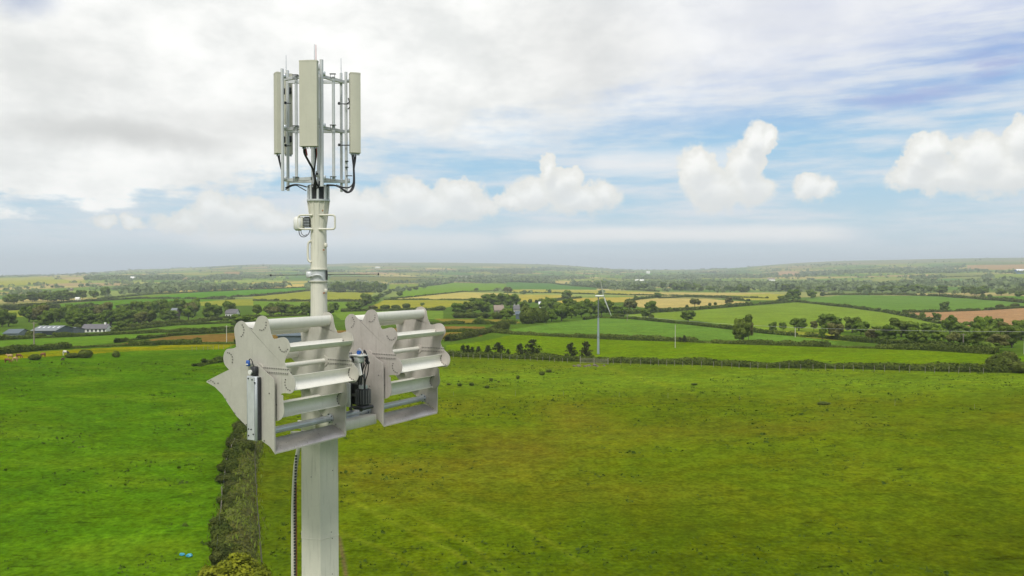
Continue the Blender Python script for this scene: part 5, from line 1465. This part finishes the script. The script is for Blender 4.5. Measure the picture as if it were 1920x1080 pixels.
mb = frustum(MB(), 0.5335, zz(1003), 0.5335, zz(1003) + .012, 6, 45); mb.build('weld_seam', M_mast, mast)
mb = frustum(MB(), 0.216, zz(640) - .1, 0.204, zz(527), 12, 15); mb.build('upper_column', M_mast, mast)
mb = frustum(MB(), 0.204, zz(505), 0.198, zz(428), 12, 15); frustum(mb, 0.198, zz(428), 0.255, zz(378), 12, 15, False); mb.build('top_column', M_mast, mast)
# collar at the joint
mb = frustum(MB(), 0.212, zz(527), 0.212, zz(505), 12, 15); mb.build('collar', M_galvw, mast)
for q in (527, 505): MB().tube([(0, 0, zz(q) - .012), (0, 0, zz(q) + .012)], 0.245, 20).build('flange', M_mast, mast)
MB().box((0.215, -0.04, (zz(527) + zz(505)) / 2), (0.02, 0.1, .24)).build('cover_plate', M_dark, mast)
MB().box((-0.22, -0.1, (zz(527) + zz(505)) / 2 + .01), (0.14, 0.12, .17), bevel=.02).build('terminal_box', M_galvw, mast)
MB().tube(smooth_path([(-.2, -.16, zz(519)), (-.1, -.235, zz(517)), (.05, -.25, zz(515)), (.14, -.22, zz(519))]), .022, 8).build('bracket_arm', M_galvw, mast)
# vertical weld seams and lugs
for (px_, py_) in ((612, 460), (613, 545)):
    MB().box((.20, -.08, zz(py_)), (.07, .08, .10), bevel=.01).build('lug', M_mast, mast)
for (px_, py_, dx) in ((611, 396, .14), (611, 469, .17), (612, 549, .17)):
    MB().disc((dx, -.17, zz(py_)), .022, .03, 8, 'y').build('bolt', M_rust, mast)
MB().tube(smooth_path([(-.16, -.13, zz(452)), (-.235, -.12, zz(458)), (-.24, -.12, zz(485)), (-.17, -.13, zz(492))]), .03, 8).build('conduit', M_mast, mast)
# cone flange and tube cage under the antenna head
MB().tube([(0, 0, zz(378)), (0, 0, zz(375))], 0.288, 28).build('flange', M_galvw, mast)
for k in range(12):
    a = R(k * 30 + 15); ca_, sa_ = math.cos(a), math.sin(a)
    MB().add([(ca_ * .205, sa_ * .205, zz(425)), (ca_ * .28, sa_ * .28, zz(378)), (ca_ * .2, sa_ * .2, zz(378)), (ca_ * .205 - sa_ * .01, sa_ * .205 + ca_ * .01, zz(425)), (ca_ * .28 - sa_ * .01, sa_ * .28 + ca_ * .01, zz(378)), (ca_ * .2 - sa_ * .01, sa_ * .2 + ca_ * .01, zz(378))],
             [(0, 1, 2), (5, 4, 3), (0, 3, 4, 1), (1, 4, 5, 2), (2, 5, 3, 0)]).build('stiffener', M_mast, mast)
for k in range(8):
    a = R(k * 45 + 10)
    MB().tube([(math.cos(a) * .245, math.sin(a) * .245, zz(375)), (math.cos(a) * .245, math.sin(a) * .245, zz(349))], .032, 10).build('stub_tube', M_galvw, mast)
MB().tube([(0, 0, zz(375)), (0, 0, zz(352))], .17, 14).build('inner_drum', M_dark, mast)
mb = MB(); mb.tube([(math.cos(R(a)) * .245, math.sin(R(a)) * .245, zz(349)) for a in range(0, 361, 15)], .014, 6); mb.build('ring', M_dark, mast)
# grab rails
def rail(pts, name='grab_rail'): MB().tube(smooth_path(pts, 4), .024, 10).build(name, M_mast, mast)
zt0, zb0 = zz(404.5), zz(430.5)
rail([(.05, -.20, zt0), (.2, -.21, zt0), (.40, -.2, zt0), (.452, -.2, zt0 - .03), (.462, -.2, zt0 - .07), (.462, -.2, (zt0 + zb0) / 2), (.462, -.2, zb0 + .07), (.452, -.2, zb0 + .03), (.40, -.2, zb0), (.2, -.21, zb0), (.05, -.2, zb0)])
rail([(-.1, -.2, zt0), (-.3, -.2, zt0), (-.42, -.2, zt0 - .01), (-.46, -.2, zt0 - .06), (-.47, -.2, (zt0 + zb0) / 2), (-.46, -.2, zb0 + .05), (-.42, -.2, zb0 + .01), (-.3, -.2, zb0), (-.1, -.2, zb0)])
# cable ladder and fall-arrest conduit along the lower mast
lad = MB(); pts = [(-.40, -.30, zz(820)), (-.475, -.30, zz(845)), (-.55, -.28, zz(880)), (-.60, -.26, zz(940)), (-.615, -.25, zz(1000)), (-.62, -.25, zz(1090)), (-.62, -.25, zz(1400)), (-.62, -.25, .4)]
lad.tube(smooth_path(pts, 6), .055, 10); lad.build('cable_duct', M_mast, mast)
ch = MB(); z_ = zz(850)
n_l = 0
while z_ > zz(1400):
    xx_ = -.50 - .045 * min(1, (zz(850) - z_) / 1.2)
    ch.box((xx_, -.36, z_), (.045, .05, .038)); z_ -= .075; n_l += 1
cho = ch.build('toothed_rack', M_dark, mast); tag(cho, kind='stuff')
MB().box((-.525, -.30, (zz(900) + zz(1400)) / 2), (.03, .04, zz(900) - zz(1400))).build('rust_strip', M_rust, mast)
for (x_, y_) in ((-.46, 886), (-.1, 887), (.44, 876), (.40, 990), (.42, 1002), (.42, 1068)):
    MB().disc((x_ * .98, -.49 + abs(x_) * .15, zz(y_) ), .012, .02, 6, 'y').build('bolt', M_rivet, mast)

# ================================================================== the two horizontal rotors
PH = math.atan2(math.cos(R(31.2)), math.sin(R(31.2)))
ZB = CAMZ - 3.875
AX = Vector((math.sin(R(31.2)), math.cos(R(31.2)), 0)); BX = Vector((-AX.y, AX.x, 0))
P0 = Vector((-5.0482, 17.0, ZB))
ROT = Matrix.Rotation(PH, 3, 'Z')
CT, CZ = 0.63, 1.781                       # rotor axis in the local (y, z) plane
# outline of the star plate: one lobe traced, set at eight positions
LA = [(-24, .86), (-20.5, .88), (-15.0, .985), (-12.0, 1.10), (-8.5, 1.165), (-3.5, 1.195), (1.5, 1.19), (6.5, 1.15), (10.5, 1.06), (14, .965), (18, .90), (21.5, .865)]
ANG = [86, 127.5, 171, 215, 258.5, 303, 345.5, 37]
RADF = [.99, 1.03, 1.01, 1.0, 1.0, 1.03, .95, .93]
def chaikin(p, it=2):
    for _ in range(it):
        q = []
        for i in range(len(p)):
            a, b = Vector(p[i]), Vector(p[(i + 1) % len(p)])
            q += [tuple(a * .75 + b * .25), tuple(a * .25 + b * .75)]
        p = q
    return p
star = []
for a, rf in zip(ANG, RADF):
    for da, rr in LA:
        t = R(a + da); star.append((CT - math.cos(t) * rr * rf, CZ + math.sin(t) * rr * rf))
star = chaikin(star, 2)
side = [(2.27, 1.395), (2.243, 1.425), (1.872, 1.577), (1.357, 1.782), (.90, 1.90), (.613, 1.92), (.068, 1.615), (.056, .018), (.197, .15), (.53, .283), (.869, .48), (1.266, .716), (1.517, .948), (1.72, 1.153), (1.979, 1.307)]
def rivets(mb, pts, x, s):
    for (t, z) in pts: mb.disc((x, t, z), .0145, .016 * abs(s), 6, 'x')
def arc(a, rf, r=.172, n=14):
    """scoop section on the trailing side of a lobe, open towards the direction of rotation"""
    t = R(a); rad = Vector((-math.cos(t), math.sin(t))); tan = Vector((math.sin(t), math.cos(t)))      # tan = counter-clockwise in the picture
    c_ = Vector((CT, CZ)) + rad * (1.02 * rf)
    out = []
    for k in range(n + 1):
        u = R(38 - 166 * k / n)
        # u=90 outermost, sweeps over the clockwise side to the inner end
        p_ = c_ + rad * math.sin(u) * r - tan * math.cos(u) * r
        out.append(tuple(p_))
    return out
def make_rotor(loc, W2, lab, mat, hub_holes=True):
    o = bpy.data.objects.new('rotor_turbine', None); col.objects.link(o)
    o.location = loc; o.rotation_euler = (0, 0, PH); tag(o, lab, 'wind rotor', 'pair of horizontal wind rotors on the mast')
    x0, x1 = .11, W2 - .11
    for k, x in enumerate((0, W2)):
        sp_ = MB().prism(side, x - .006, x + .006, 'x').build('side_plate', mat, o)
        rv = MB(); pts = [(s_[0], s_[1]) for s_ in [(2.17, 1.42), (2.10, 1.45), (2.03, 1.42), (1.98, 1.39), (1.86, 1.40), (1.60, 1.06), (1.30, .77), (.93, .55), (.36, .26), (.5, 1.0), (.2, 1.3)]]
        rivets(rv, pts, x - .012, 1); ro = rv.build('rivet_row', M_rivet, sp_); tag(ro, kind='stuff')
        # folded stiffening lip on the front edge
        MB().box((x + .012, .062, .82), (.03, .012, 1.58)).build('edge_lip', mat, sp_)
    # star plates with lap seam and rivets
    for k, x in enumerate((x0, x1)):
        st_ = MB().prism(star, x - .005, x + .005, 'x').build('star_plate', mat, o)
        rv = MB()
        for a, rf in zip(ANG, RADF):
            A_ = arc(a, rf, .150)
            for q in (2, 4, 6, 8, 10, 12):
                for sx in (-.010, .010): rivets(rv, [A_[q]], x + sx, 1)
        for q in range(15):
            tt_ = CT - .10 - q * .055
            for dz_ in (.045, -.045):
                for sx in (-.014, .014): rivets(rv, [(tt_, CZ + dz_ + .0)], x + sx, 1)
        ro = rv.build('rivet_row', M_rivet, st_); tag(ro, kind='stuff')
        for sx in (-.0085, .0085): MB().box((x + sx, CT - .45, CZ), (.006, .86, .15)).build('lap_strip', mat, st_)
        MB().disc((x, CT, CZ), .13, .05, 20).build('hub_disc', mat, st_)
    for a, rf in zip(ANG, RADF):
        mb = MB(); mb.sheet(arc(a, rf), x0, x1, .008); mb.build('blade', M_blade, o)
    MB().tube([(x0, CT, CZ), (x1, CT, CZ)], .062, 18).build('rotor_shaft', M_blade, o)
    # sloping bottom deflector and cross tube flange plates
    mb = MB(); mb.sheet([(.058, .02), (.15, .115), (.27, .175), (.47, .245)], .008, W2 - .008, -.008); mb.build('deflector', M_floor, o)
    MB().box((W2 / 2, .055, .012), (W2 - .01, .012, .03)).build('front_lip', mat, o)
    for x in (.03, W2 - .03):
        MB().disc((x, .54, .39), .115, .025, 20).build('tube_flange', M_galv, o)
        for q in range(6):
            u = R(q * 60 + 20); MB().disc((x, .54 + math.cos(u) * .1, .39 + math.sin(u) * .1), .014, .06, 6).build('bolt', M_dark, o)
    return o
W2 = 2.186
make_rotor(P0, W2, 'left wind rotor of scalloped end plates and curved scoops, nearest the camera', M_plate)
S2 = 3.561
make_rotor(P0 + AX * S2, 2.27, 'right wind rotor of scalloped end plates and curved scoops, right of the mast', M_plate2)
def loc_obj(name, mb, mat, parent): return mb.build(name, mat, parent)
# cross tube that carries both
ct = bpy.data.objects.new('carrier_tube', None); col.objects.link(ct); ct.location = P0; ct.rotation_euler = (0, 0, PH)
tag(ct, 'galvanised steel cross tube running through both rotor housings', 'steel tube')
MB().tube([(-.02, .54, .39), (S2 + 2.27, .54, .39)], .078, 24).build('tube', M_galv, ct)
for x in (W2 + .06, S2 - .10, S2 - .06): MB().disc((x, .54, .39), .12, .025, 20).build('flange', M_galv, ct)
for q in range(6):
    u = R(q * 60 + 20); MB().disc((S2 - .08, .54 + math.cos(u) * .102, .39 + math.sin(u) * .102), .014, .09, 6).build('bolt', M_dark, ct)
# support beam to the mast
sb = bpy.data.objects.new('support_beam', None); col.objects.link(sb); sb.location = P0; sb.rotation_euler = (0, 0, PH)
tag(sb, 'pale box beam under the cross tube joining it to the mast', 'beam')
MB().box((2.86, .68, .19), (1.30, .9, .24), bevel=.015).build('box_beam', M_mast, sb)
MB().box((2.86, .62, .315), (.5, .3, .05)).build('saddle', M_galv, sb)
MB().box((2.1, 1.25, .15), (.04, .6, .22), bevel=.01).build('gusset', M_mast, sb)
MB().box((1.7, 1.52, .14), (.5, .10, .12), bevel=.03).build('clamp_arm', M_mast, sb)
# drive: gearbox head, motor, cover
dr = bpy.data.objects.new('drive_unit', None); col.objects.link(dr); dr.location = P0; dr.rotation_euler = (0, 0, PH)
tag(dr, 'white bearing head above a dark finned electric motor in the gap between the rotors', 'drive unit')
MB().box((2.60, .06, 1.80), (.24, .30, .17), bevel=.03).build('bearing_block', M_white, dr)
MB().box((2.60, .02, 1.90), (.28, .38, .025)).build('bearing_cap', M_white, dr)
MB().disc((2.46, .12, 1.80), .075, .06, 20).build('bearing_ring', M_dark, dr); MB().disc((2.42, .12, 1.80), .048, .09, 16).build('shaft_end', M_white, dr)
MB().add([(2.48, .10, 1.70), (2.48, -.12, 1.72), (2.48, -.19, 1.45), (2.48, -.13, 1.42), (2.51, .10, 1.70), (2.51, -.12, 1.72), (2.51, -.19, 1.45), (2.51, -.13, 1.42)],
         [(0, 1, 2, 3), (7, 6, 5, 4), (0, 4, 5, 1), (1, 5, 6, 2), (2, 6, 7, 3), (3, 7, 4, 0)]).build('strut', M_white, dr)
for y_ in (.28, .62): MB().box((2.98, y_, 1.18), (.07, .07, 1.45), bevel=.01).build('upright', M_dkgal, dr)
for z_ in (.55, .85, 1.15, 1.45, 1.8): MB().box((2.98, .45, z_), (.05, .30, .06)).build('crosspiece', M_dkgal, dr)
MB().box((3.02, .45, 1.05), (.04, .34, .9), bevel=.01).build('junction_box', M_dark, dr)
MB().tube([(2.86, .10, .66), (2.86, .10, 1.05)], .155, 18).build('motor', M_dark, dr)
for q in range(16):
    u = R(q * 22.5); MB().box((2.86 + math.cos(u) * .165, .10 + math.sin(u) * .165, .86), (.05, .012, .34), Matrix.Rotation(u, 3, 'Z')).build('cooling_fin', M_dkgal, dr)
MB().disc((2.86, .10, 1.10), .11, .08, 16, 'z').build('fan_cap', M_galv, dr)
MB().box((2.86, .10, .60), (.40, .34, .09), bevel=.02).build('gear_foot', M_dark, dr)
MB().box((2.50, .40, .93), (.03, .42, .58), bevel=.01).build('cover_panel', M_white, dr)
MB().tube([(2.84, .05, 1.14), (2.84, .04, 1.42)], .028, 10).build('spindle', M_galv, dr)
rc = random.Random(8)
for q in range(5):
    y_ = rc.uniform(-.08, .15); a_ = rc.uniform(-.1, .1)
    MB().tube(smooth_path([(2.74, y_, 1.95), (2.70, y_ - .06, 1.99 + a_ * .3), (2.72, y_ - .12, 1.8), (2.74, y_ - .05 + a_, 1.5), (2.76, y_, 1.25), (2.8, y_ + .05, 1.02)]), .013, 6).build('cable', M_rub, dr)
MB().tube(smooth_path([(2.7, .10, 1.90), (2.68, .12, 2.01), (2.68, .05, 2.05), (2.7, .0, 1.99), (2.71, -.06, 1.9)]), .010, 6).build('cable_loop', M_galv, dr)
MB().disc((2.66, .06, 1.96), .05, .05, 14).build('connector', M_blue, dr)
for q in range(4): MB().disc((2.72 + .02 * q, -.10 - .03 * (q % 2), 1.86 - .05 * q), .035, .05, 8).build('fitting', M_dark, dr)
# linear actuator channel on the outer left plate
cn = bpy.data.objects.new('actuator_channel', None); col.objects.link(cn); cn.location = P0; cn.rotation_euler = (0, 0, PH)
tag(cn, 'upright galvanised channel bolted to the outer plate of the left rotor', 'channel')
MB().box((-.075, .63, .95), (.10, .31, 1.40), bevel=.012).build('channel', M_galv, cn)
MB().box((-.135, .63, .95), (.012, .21, 1.36)).build('face_strip', M_galvw, cn)
MB().box((-.06, .455, .95), (.06, .04, 1.36)).build('dark_edge', M_dark, cn)
for (t_, z_) in ((.70, .50), (.62, .50), (.70, .36), (.55, .40), (.58, 1.58), (.70, 1.60), (.5, 1.52)): MB().disc((-.145, t_, z_), .016, .02, 8).build('bolt', M_dark, cn)
MB().box((-.06, .60, 1.76), (.12, .15, .20), bevel=.02).build('actuator_head', M_dark, cn)
MB().disc((-.13, .65, 1.74), .05, .05, 16).build('end_cap', M_white, cn)
MB().box((-.08, .78, 1.92), (.06, .09, .13), bevel=.015).build('connector', M_blue, cn)
MB().box((-.112, .78, 1.90), (.006, .07, .025)).build('connector_band', M_white, cn)
MB().tube(smooth_path([(-.08, .76, 1.97), (-.09, .70, 2.02), (-.10, .63, 1.98), (-.09, .60, 1.86)]), .010, 6).build('cable', M_rub, cn)
# tube flanges seen on the left mast side
ml = bpy.data.objects.new('mast_bracket', None); col.objects.link(ml); ml.location = (MX, MY, 0)
tag(ml, 'small pale bracket plate on the left of the mast under the left rotor', 'bracket')
MB().box((-.42, -.52, zz(806)), (.34, .03, .12), bevel=.014).build('plate', M_mast, ml)
MB().box((-.30, -.56, zz(806)), (.05, .05, .15)).build('stud', M_galv, ml)

# ================================================================== antenna head
ah = empty('antenna_frame', (MX, MY, zz(349))); tag(ah, 'galvanised triangular pole frame on top of the mast', 'antenna frame')
zo = zz(349)
def wx(px, Y): return (px - 960) / FL * Y - MX
def wz(py, Y): return CAMZ - (py - YH) / FL * Y - zo
PO = [(531, 20.0, 131, 358, .040), (541, 20.75, 134, 358, .040), (557, 20.2, 146, 336, .038), (604.5, 19.75, 114, 350, .046), (626.5, 20.1, 146, 338, .038), (641, 20.75, 139, 360, .036), (650, 20.45, 137, 358, .038), (588, 20.35, 260, 352, .050), (598, 20.45, 130, 350, .040)]
for (px_, Y_, t_, b_, r_) in PO:
    x_ = wx(px_, Y_); MB().tube([(x_, Y_ - MY, wz(b_, Y_)), (x_, Y_ - MY, wz(t_, Y_))], r_, 14).build('pole', M_galvw, ah)
LP = Vector((wx(536, 20.38), 20.38 - MY, 0)); FP = Vector((wx(601, 19.95), 19.95 - MY, 0)); RP = Vector((wx(647, 20.6), 20.6 - MY, 0)); CP = Vector((wx(590, 20.3), 20.3 - MY, 0))
def bar3(a, b, z, name='cross_arm', w=.065, h=.075, mat=M_galvw):
    d_ = b - a; c_ = (a + b) / 2; c_.z = z
    MB().box(c_, (d_.length, w, h), Matrix.Rotation(math.atan2(d_.y, d_.x), 3, 'Z')).build(name, mat, ah)
for py_ in (147, 241, 336):
    zc_ = zz(py_) - zo - .02
    a_ = LP.copy(); bar3(a_, Vector((wx(585, 20.0), 20.0 - MY, 0)), zc_); bar3(FP, RP, zc_ - .02); bar3(LP + Vector((0, .33, 0)), RP + Vector((0, .1, 0)), zc_ + .01)
    for (px_, Y_) in ((557, 20.2), (626.5, 20.1)):
        x_ = wx(px_, Y_)
        MB().box((x_, Y_ - MY - .06, zc_ + .05), (.15, .08, .014)).build('clamp_plate', M_dkgal, ah)
        for s_ in (-.055, .055): MB().box((x_ + s_, Y_ - MY - .09, zc_), (.012, .012, .11)).build('u_bolt', M_dkgal, ah)
        MB().box((x_, Y_ - MY - .09, zc_ - .06), (.13, .025, .014)).build('clamp_bar', M_dkgal, ah)
    for (px_, Y_) in ((531, 20.0), (604.5, 19.75), (650, 20.45)):
        MB().box((wx(px_, Y_) + .03, Y_ - MY + .05, zc_), (.10, .08, .11), bevel=.01).build('clamp', M_galv, ah)
for (px_, Y_, py_) in ((598, 19.95, 128), (598, 19.95, 229), (597, 19.95, 327)):
    MB().box((wx(px_, Y_), Y_ - MY, wz(py_, Y_)), (.10, .10, .15), bevel=.012).build('mount_block', M_galvw, ah)
    MB().box((wx(px_, Y_) - .01, Y_ - MY - .055, wz(py_, Y_)), (.055, .012, .055)).build('socket', M_dark, ah)
for (px_, Y_, a_, b_) in ((541, 20.75, 195, 274), (641, 20.75, 196, 273)):
    for q in (a_, b_):
        s_ = 1 if px_ < 600 else -1
        MB().tube([(wx(px_ - 6, 20.2), 20.2 - MY, wz(q, 20.2)), (wx(px_ + 8 , 20.6), 20.5 - MY, wz(q, 20.5))], .012, 6).build('threaded_rod', M_dark, ah)
        MB().box((wx(px_ - 3, 20.3), 20.25 - MY, wz(q, 20.3)), (.05, .06, .06)).build('rod_clamp', M_dark, ah)
for (px_, py_) in ((651, 303), (651, 314), (532, 206)):
    MB().disc((wx(px_, 20.4), 20.4 - MY if px_ > 600 else 20.0 - MY, wz(py_, 20.4)), .045, .02, 12, 'z').build('band', M_dark, ah)
MB().tube([(wx(650, 20.45), 20.4 - MY, wz(330, 20.4)), (wx(662, 20.45), 20.4 - MY, wz(330, 20.4))], .012, 6).build('stand_off', M_dark, ah)

def panel(px, Y, top, bot, w, d, yaw, label, side='flat'):
    x_ = (px - 960) / FL * Y; zt_ = CAMZ - (top - YH) / FL * Y; zb_ = CAMZ - (bot - YH) / FL * Y
    o = empty('panel_antenna', (x_, Y, zb_), R(yaw)); tag(o, label, 'panel antenna', 'panel antennas round the mast head')
    h = zt_ - zb_; hw, hd = w / 2, d / 2
    prof = []
    for k in range(9):
        t = -1 + 2 * k / 8; prof.append((t * hw, -hd - .018 * (1 - t * t)))
    prof += [(hw, hd), (-hw, hd)]
    mb = MB(); mb.prism(prof, .02, h - .02, 'z'); mb.build('radome', M_panel, o)
    p2 = [(a * 1.025, b * 1.03) for a, b in prof]
    MB().prism(p2, h - .035, h, 'z').build('top_cap', M_panel, o); MB().prism(p2, 0, .035, 'z').build('bottom_cap', M_panel, o)
    for k in range(6):
        MB().tube([(-hw * .75 + k * hw * .3, 0, -.05), (-hw * .75 + k * hw * .3, 0, 0)], .016, 8).build('connector', M_galv, o)
    for q in (.18, .78):
        MB().box((0, hd + .05, h * q), (.10, .10, .16), bevel=.01).build('tilt_bracket', M_dark, o)
    return o
panel(580.8, 19.45, 116, 275.5, .44, .13, -6, 'front panel antenna, the widest, facing the camera on the mast head')
panel(523, 20.1, 139, 289, .30, .13, -58, 'left panel antenna, outermost on the left of the mast head')
panel(542, 20.95, 140, 290, .20, .12, -150, 'narrow panel antenna half hidden behind the two left poles')
panel(666.5, 20.35, 139.5, 288, .26, .20, 20, 'right panel antenna with a bright narrow left side')
def rod(px, Y, top, bot, label, mat):
    x_ = (px - 960) / FL * Y; a_ = CAMZ - (top - YH) / FL * Y; b_ = CAMZ - (bot - YH) / FL * Y
    o = MB().tube([(0, 0, 0), (0, 0, a_ - b_)], [.012, .007], 6).build('lightning_rod', mat)
    o.location = (x_, Y, b_); tag(o, label, 'rod', 'thin rods on the mast head')
rod(538.5, 20.75, 105, 136, 'thin rod above the left poles of the mast head', M_galv)
rod(641, 20.75, 111, 140, 'thin rod above the right poles of the mast head', M_galv)
rod(591.3, 20.2, 85, 140, 'grey rod, left of the close pair above the front antenna', M_galv)
M_redr = worn('red_rod', (0.40, 0.10, 0.08), 0.5, 0, 0.1, 4)
rod(594.3, 20.2, 86, 140, 'reddish rod, right of the close pair above the front antenna', M_redr)
# right tilt bracket
tb = MB(); Yb = 20.35
for (a_, b_) in (((655, 186), (660, 205)), ((653, 197), (660, 190)), ((654, 207), (661, 200)), ((646, 197), (656, 197))):
    tb.tube([(wx(a_[0], Yb), Yb - MY - .05, wz(a_[1], Yb)), (wx(b_[0], Yb), Yb - MY - .05, wz(b_[1], Yb))], .014, 6)
tb.build('tilt_bracket', M_dark, ah); MB().tube([(wx(645, Yb), Yb - MY, wz(273, Yb)), (wx(662, Yb), Yb - MY, wz(273, Yb))], .014, 6).build('tilt_rod', M_dark, ah); MB().box((wx(660.5, Yb), Yb - MY - .04, wz(273, Yb)), (.05, .06, .10)).build('tilt_clamp', M_dark, ah)
# feeder cables (cables are one thing per bundle, each cable a part)
def bundle(label, runs):
    o = empty('feeder_cables', (MX, MY, zo)); tag(o, label, 'cables')
    for pts, r_, m_ in runs:
        MB().tube(smooth_path([(wx(a, Y_), Y_ - MY, wz(b, Y_)) for a, b, Y_ in pts], 6), r_, 8).build('cable', m_, o)
bundle('black and red cables hanging from the front antenna down into the mast', [
 ([(571, 276, 19.5), (571.5, 288, 19.6), (580, 305, 19.8), (587, 318, 20.0), (589, 330, 20.0), (593, 345, 20.1), (595, 356, 20.1)], .019, M_rub),
 ([(573.5, 276, 19.5), (574, 290, 19.6), (582, 306, 19.8), (589, 320, 19.95), (591, 335, 19.95), (597, 356, 20.1)], .019, M_rub),
 ([(592, 276, 19.6), (593, 295, 19.7), (591, 315, 19.8), (590, 330, 19.9), (595, 345, 20.0), (599, 356, 20.05)], .019, M_rub),
 ([(594, 276, 19.6), (594.5, 290, 19.7), (593, 300, 19.75)], .016, M_red),
 ([(574.5, 276, 19.5), (575.5, 283, 19.5), (577, 292, 19.55)], .015, M_red),
 ([(588, 320, 19.9), (592, 338, 19.9), (590, 350, 20.0), (592, 358, 20.05)], .03, M_rub),
 ([(600, 340, 20.0), (598, 350, 20.0), (594, 356, 20.05)], .02, M_rub)])
bundle('black cables looping from the right antenna under the frame to the mast', [
 ([(661, 290, 20.35), (662, 300, 20.35), (663.5, 315, 20.35), (663, 345, 20.35), (655, 360, 20.3), (645, 356, 20.2), (634, 349, 20.1), (616, 348, 20.1)], .020, M_rub),
 ([(664, 290, 20.35), (665, 300, 20.35), (664.5, 315, 20.35), (665, 345, 20.35), (660, 358, 20.3), (650, 361, 20.2), (640, 353, 20.1), (628, 348, 20.1), (613, 347, 20.1)], .020, M_rub),
 ([(668, 290, 20.35), (667, 302, 20.35), (664.5, 318, 20.35), (664, 340, 20.35), (657, 351, 20.3), (645, 352, 20.2), (631, 347.5, 20.1)], .018, M_rub)])
bundle('thin black cables arching from the left antenna to the mast', [
 ([(522, 290, 20.1), (524, 300, 20.1), (528, 316, 20.1), (533, 330, 20.1)], .016, M_rub),
 ([(525, 290, 20.1), (526, 303, 20.1), (531, 320, 20.1)], .016, M_rub),
 ([(536, 353, 20.2), (546, 348, 20.2), (556, 346.5, 20.1), (566, 348, 20.1), (576, 351, 20.1)], .018, M_rub),
 ([(536, 356, 20.2), (546, 350, 20.2), (556, 348, 20.1), (564, 352, 20.1), (575, 358, 20.1)], .013, M_rub)])
# radio / camera box on the left of the mast
rb_ = empty('radio_box', (MX - .47, MY - .05, zz(433))); tag(rb_, 'cream radio box with a dark rear, on the left of the mast inside a rail', 'radio box')
hb = zz(408) - zz(434)
MB().box((-.02, -.05, hb * .5), (.20, .24, hb), bevel=.05).build('housing', M_white, rb_)
MB().box((.09, -.03, hb * .55), (.05, .22, hb * .85), bevel=.02).build('rim', M_mast, rb_)
MB().box((.20, 0, hb * .62), (.16, .20, hb * .75), bevel=.03).build('heatsink', M_dark, rb_)
for q in range(6): MB().box((.20, -.105, hb * (.32 + q * .11)), (.15, .02, .012)).build('fin', M_galv, rb_)
MB().tube(smooth_path([(.0, -.06, .02), (.01, -.06, -.08), (.07, -.07, -.15), (.16, -.06, -.15), (.24, -.05, -.08), (.27, -.02, .02)]), .010, 6).build('cable', M_rub, rb_)
MB().tube(smooth_path([(.05, -.06, .02), (.06, -.06, -.06), (.12, -.07, -.12), (.2, -.05, -.10)]), .008, 6).build('cable', M_rub, rb_)
# dipole rod through the collar
dp = empty('horizontal_rod', (MX, MY, zz(516))); tag(dp, 'long thin horizontal rod crossing behind the mast collar', 'rod')
MB().tube([(wx(509, 20.55), .27, .0), (wx(708, 20.75), .45, .03)], .011, 8).build('rod', M_dkgal, dp)
for px_ in (509, 708): MB().disc((wx(px_, 20.6), .27 if px_ < 600 else .45, 0 if px_ < 600 else .03), .028, .03, 8, 'x').build('end_cap', M_dark, dp)
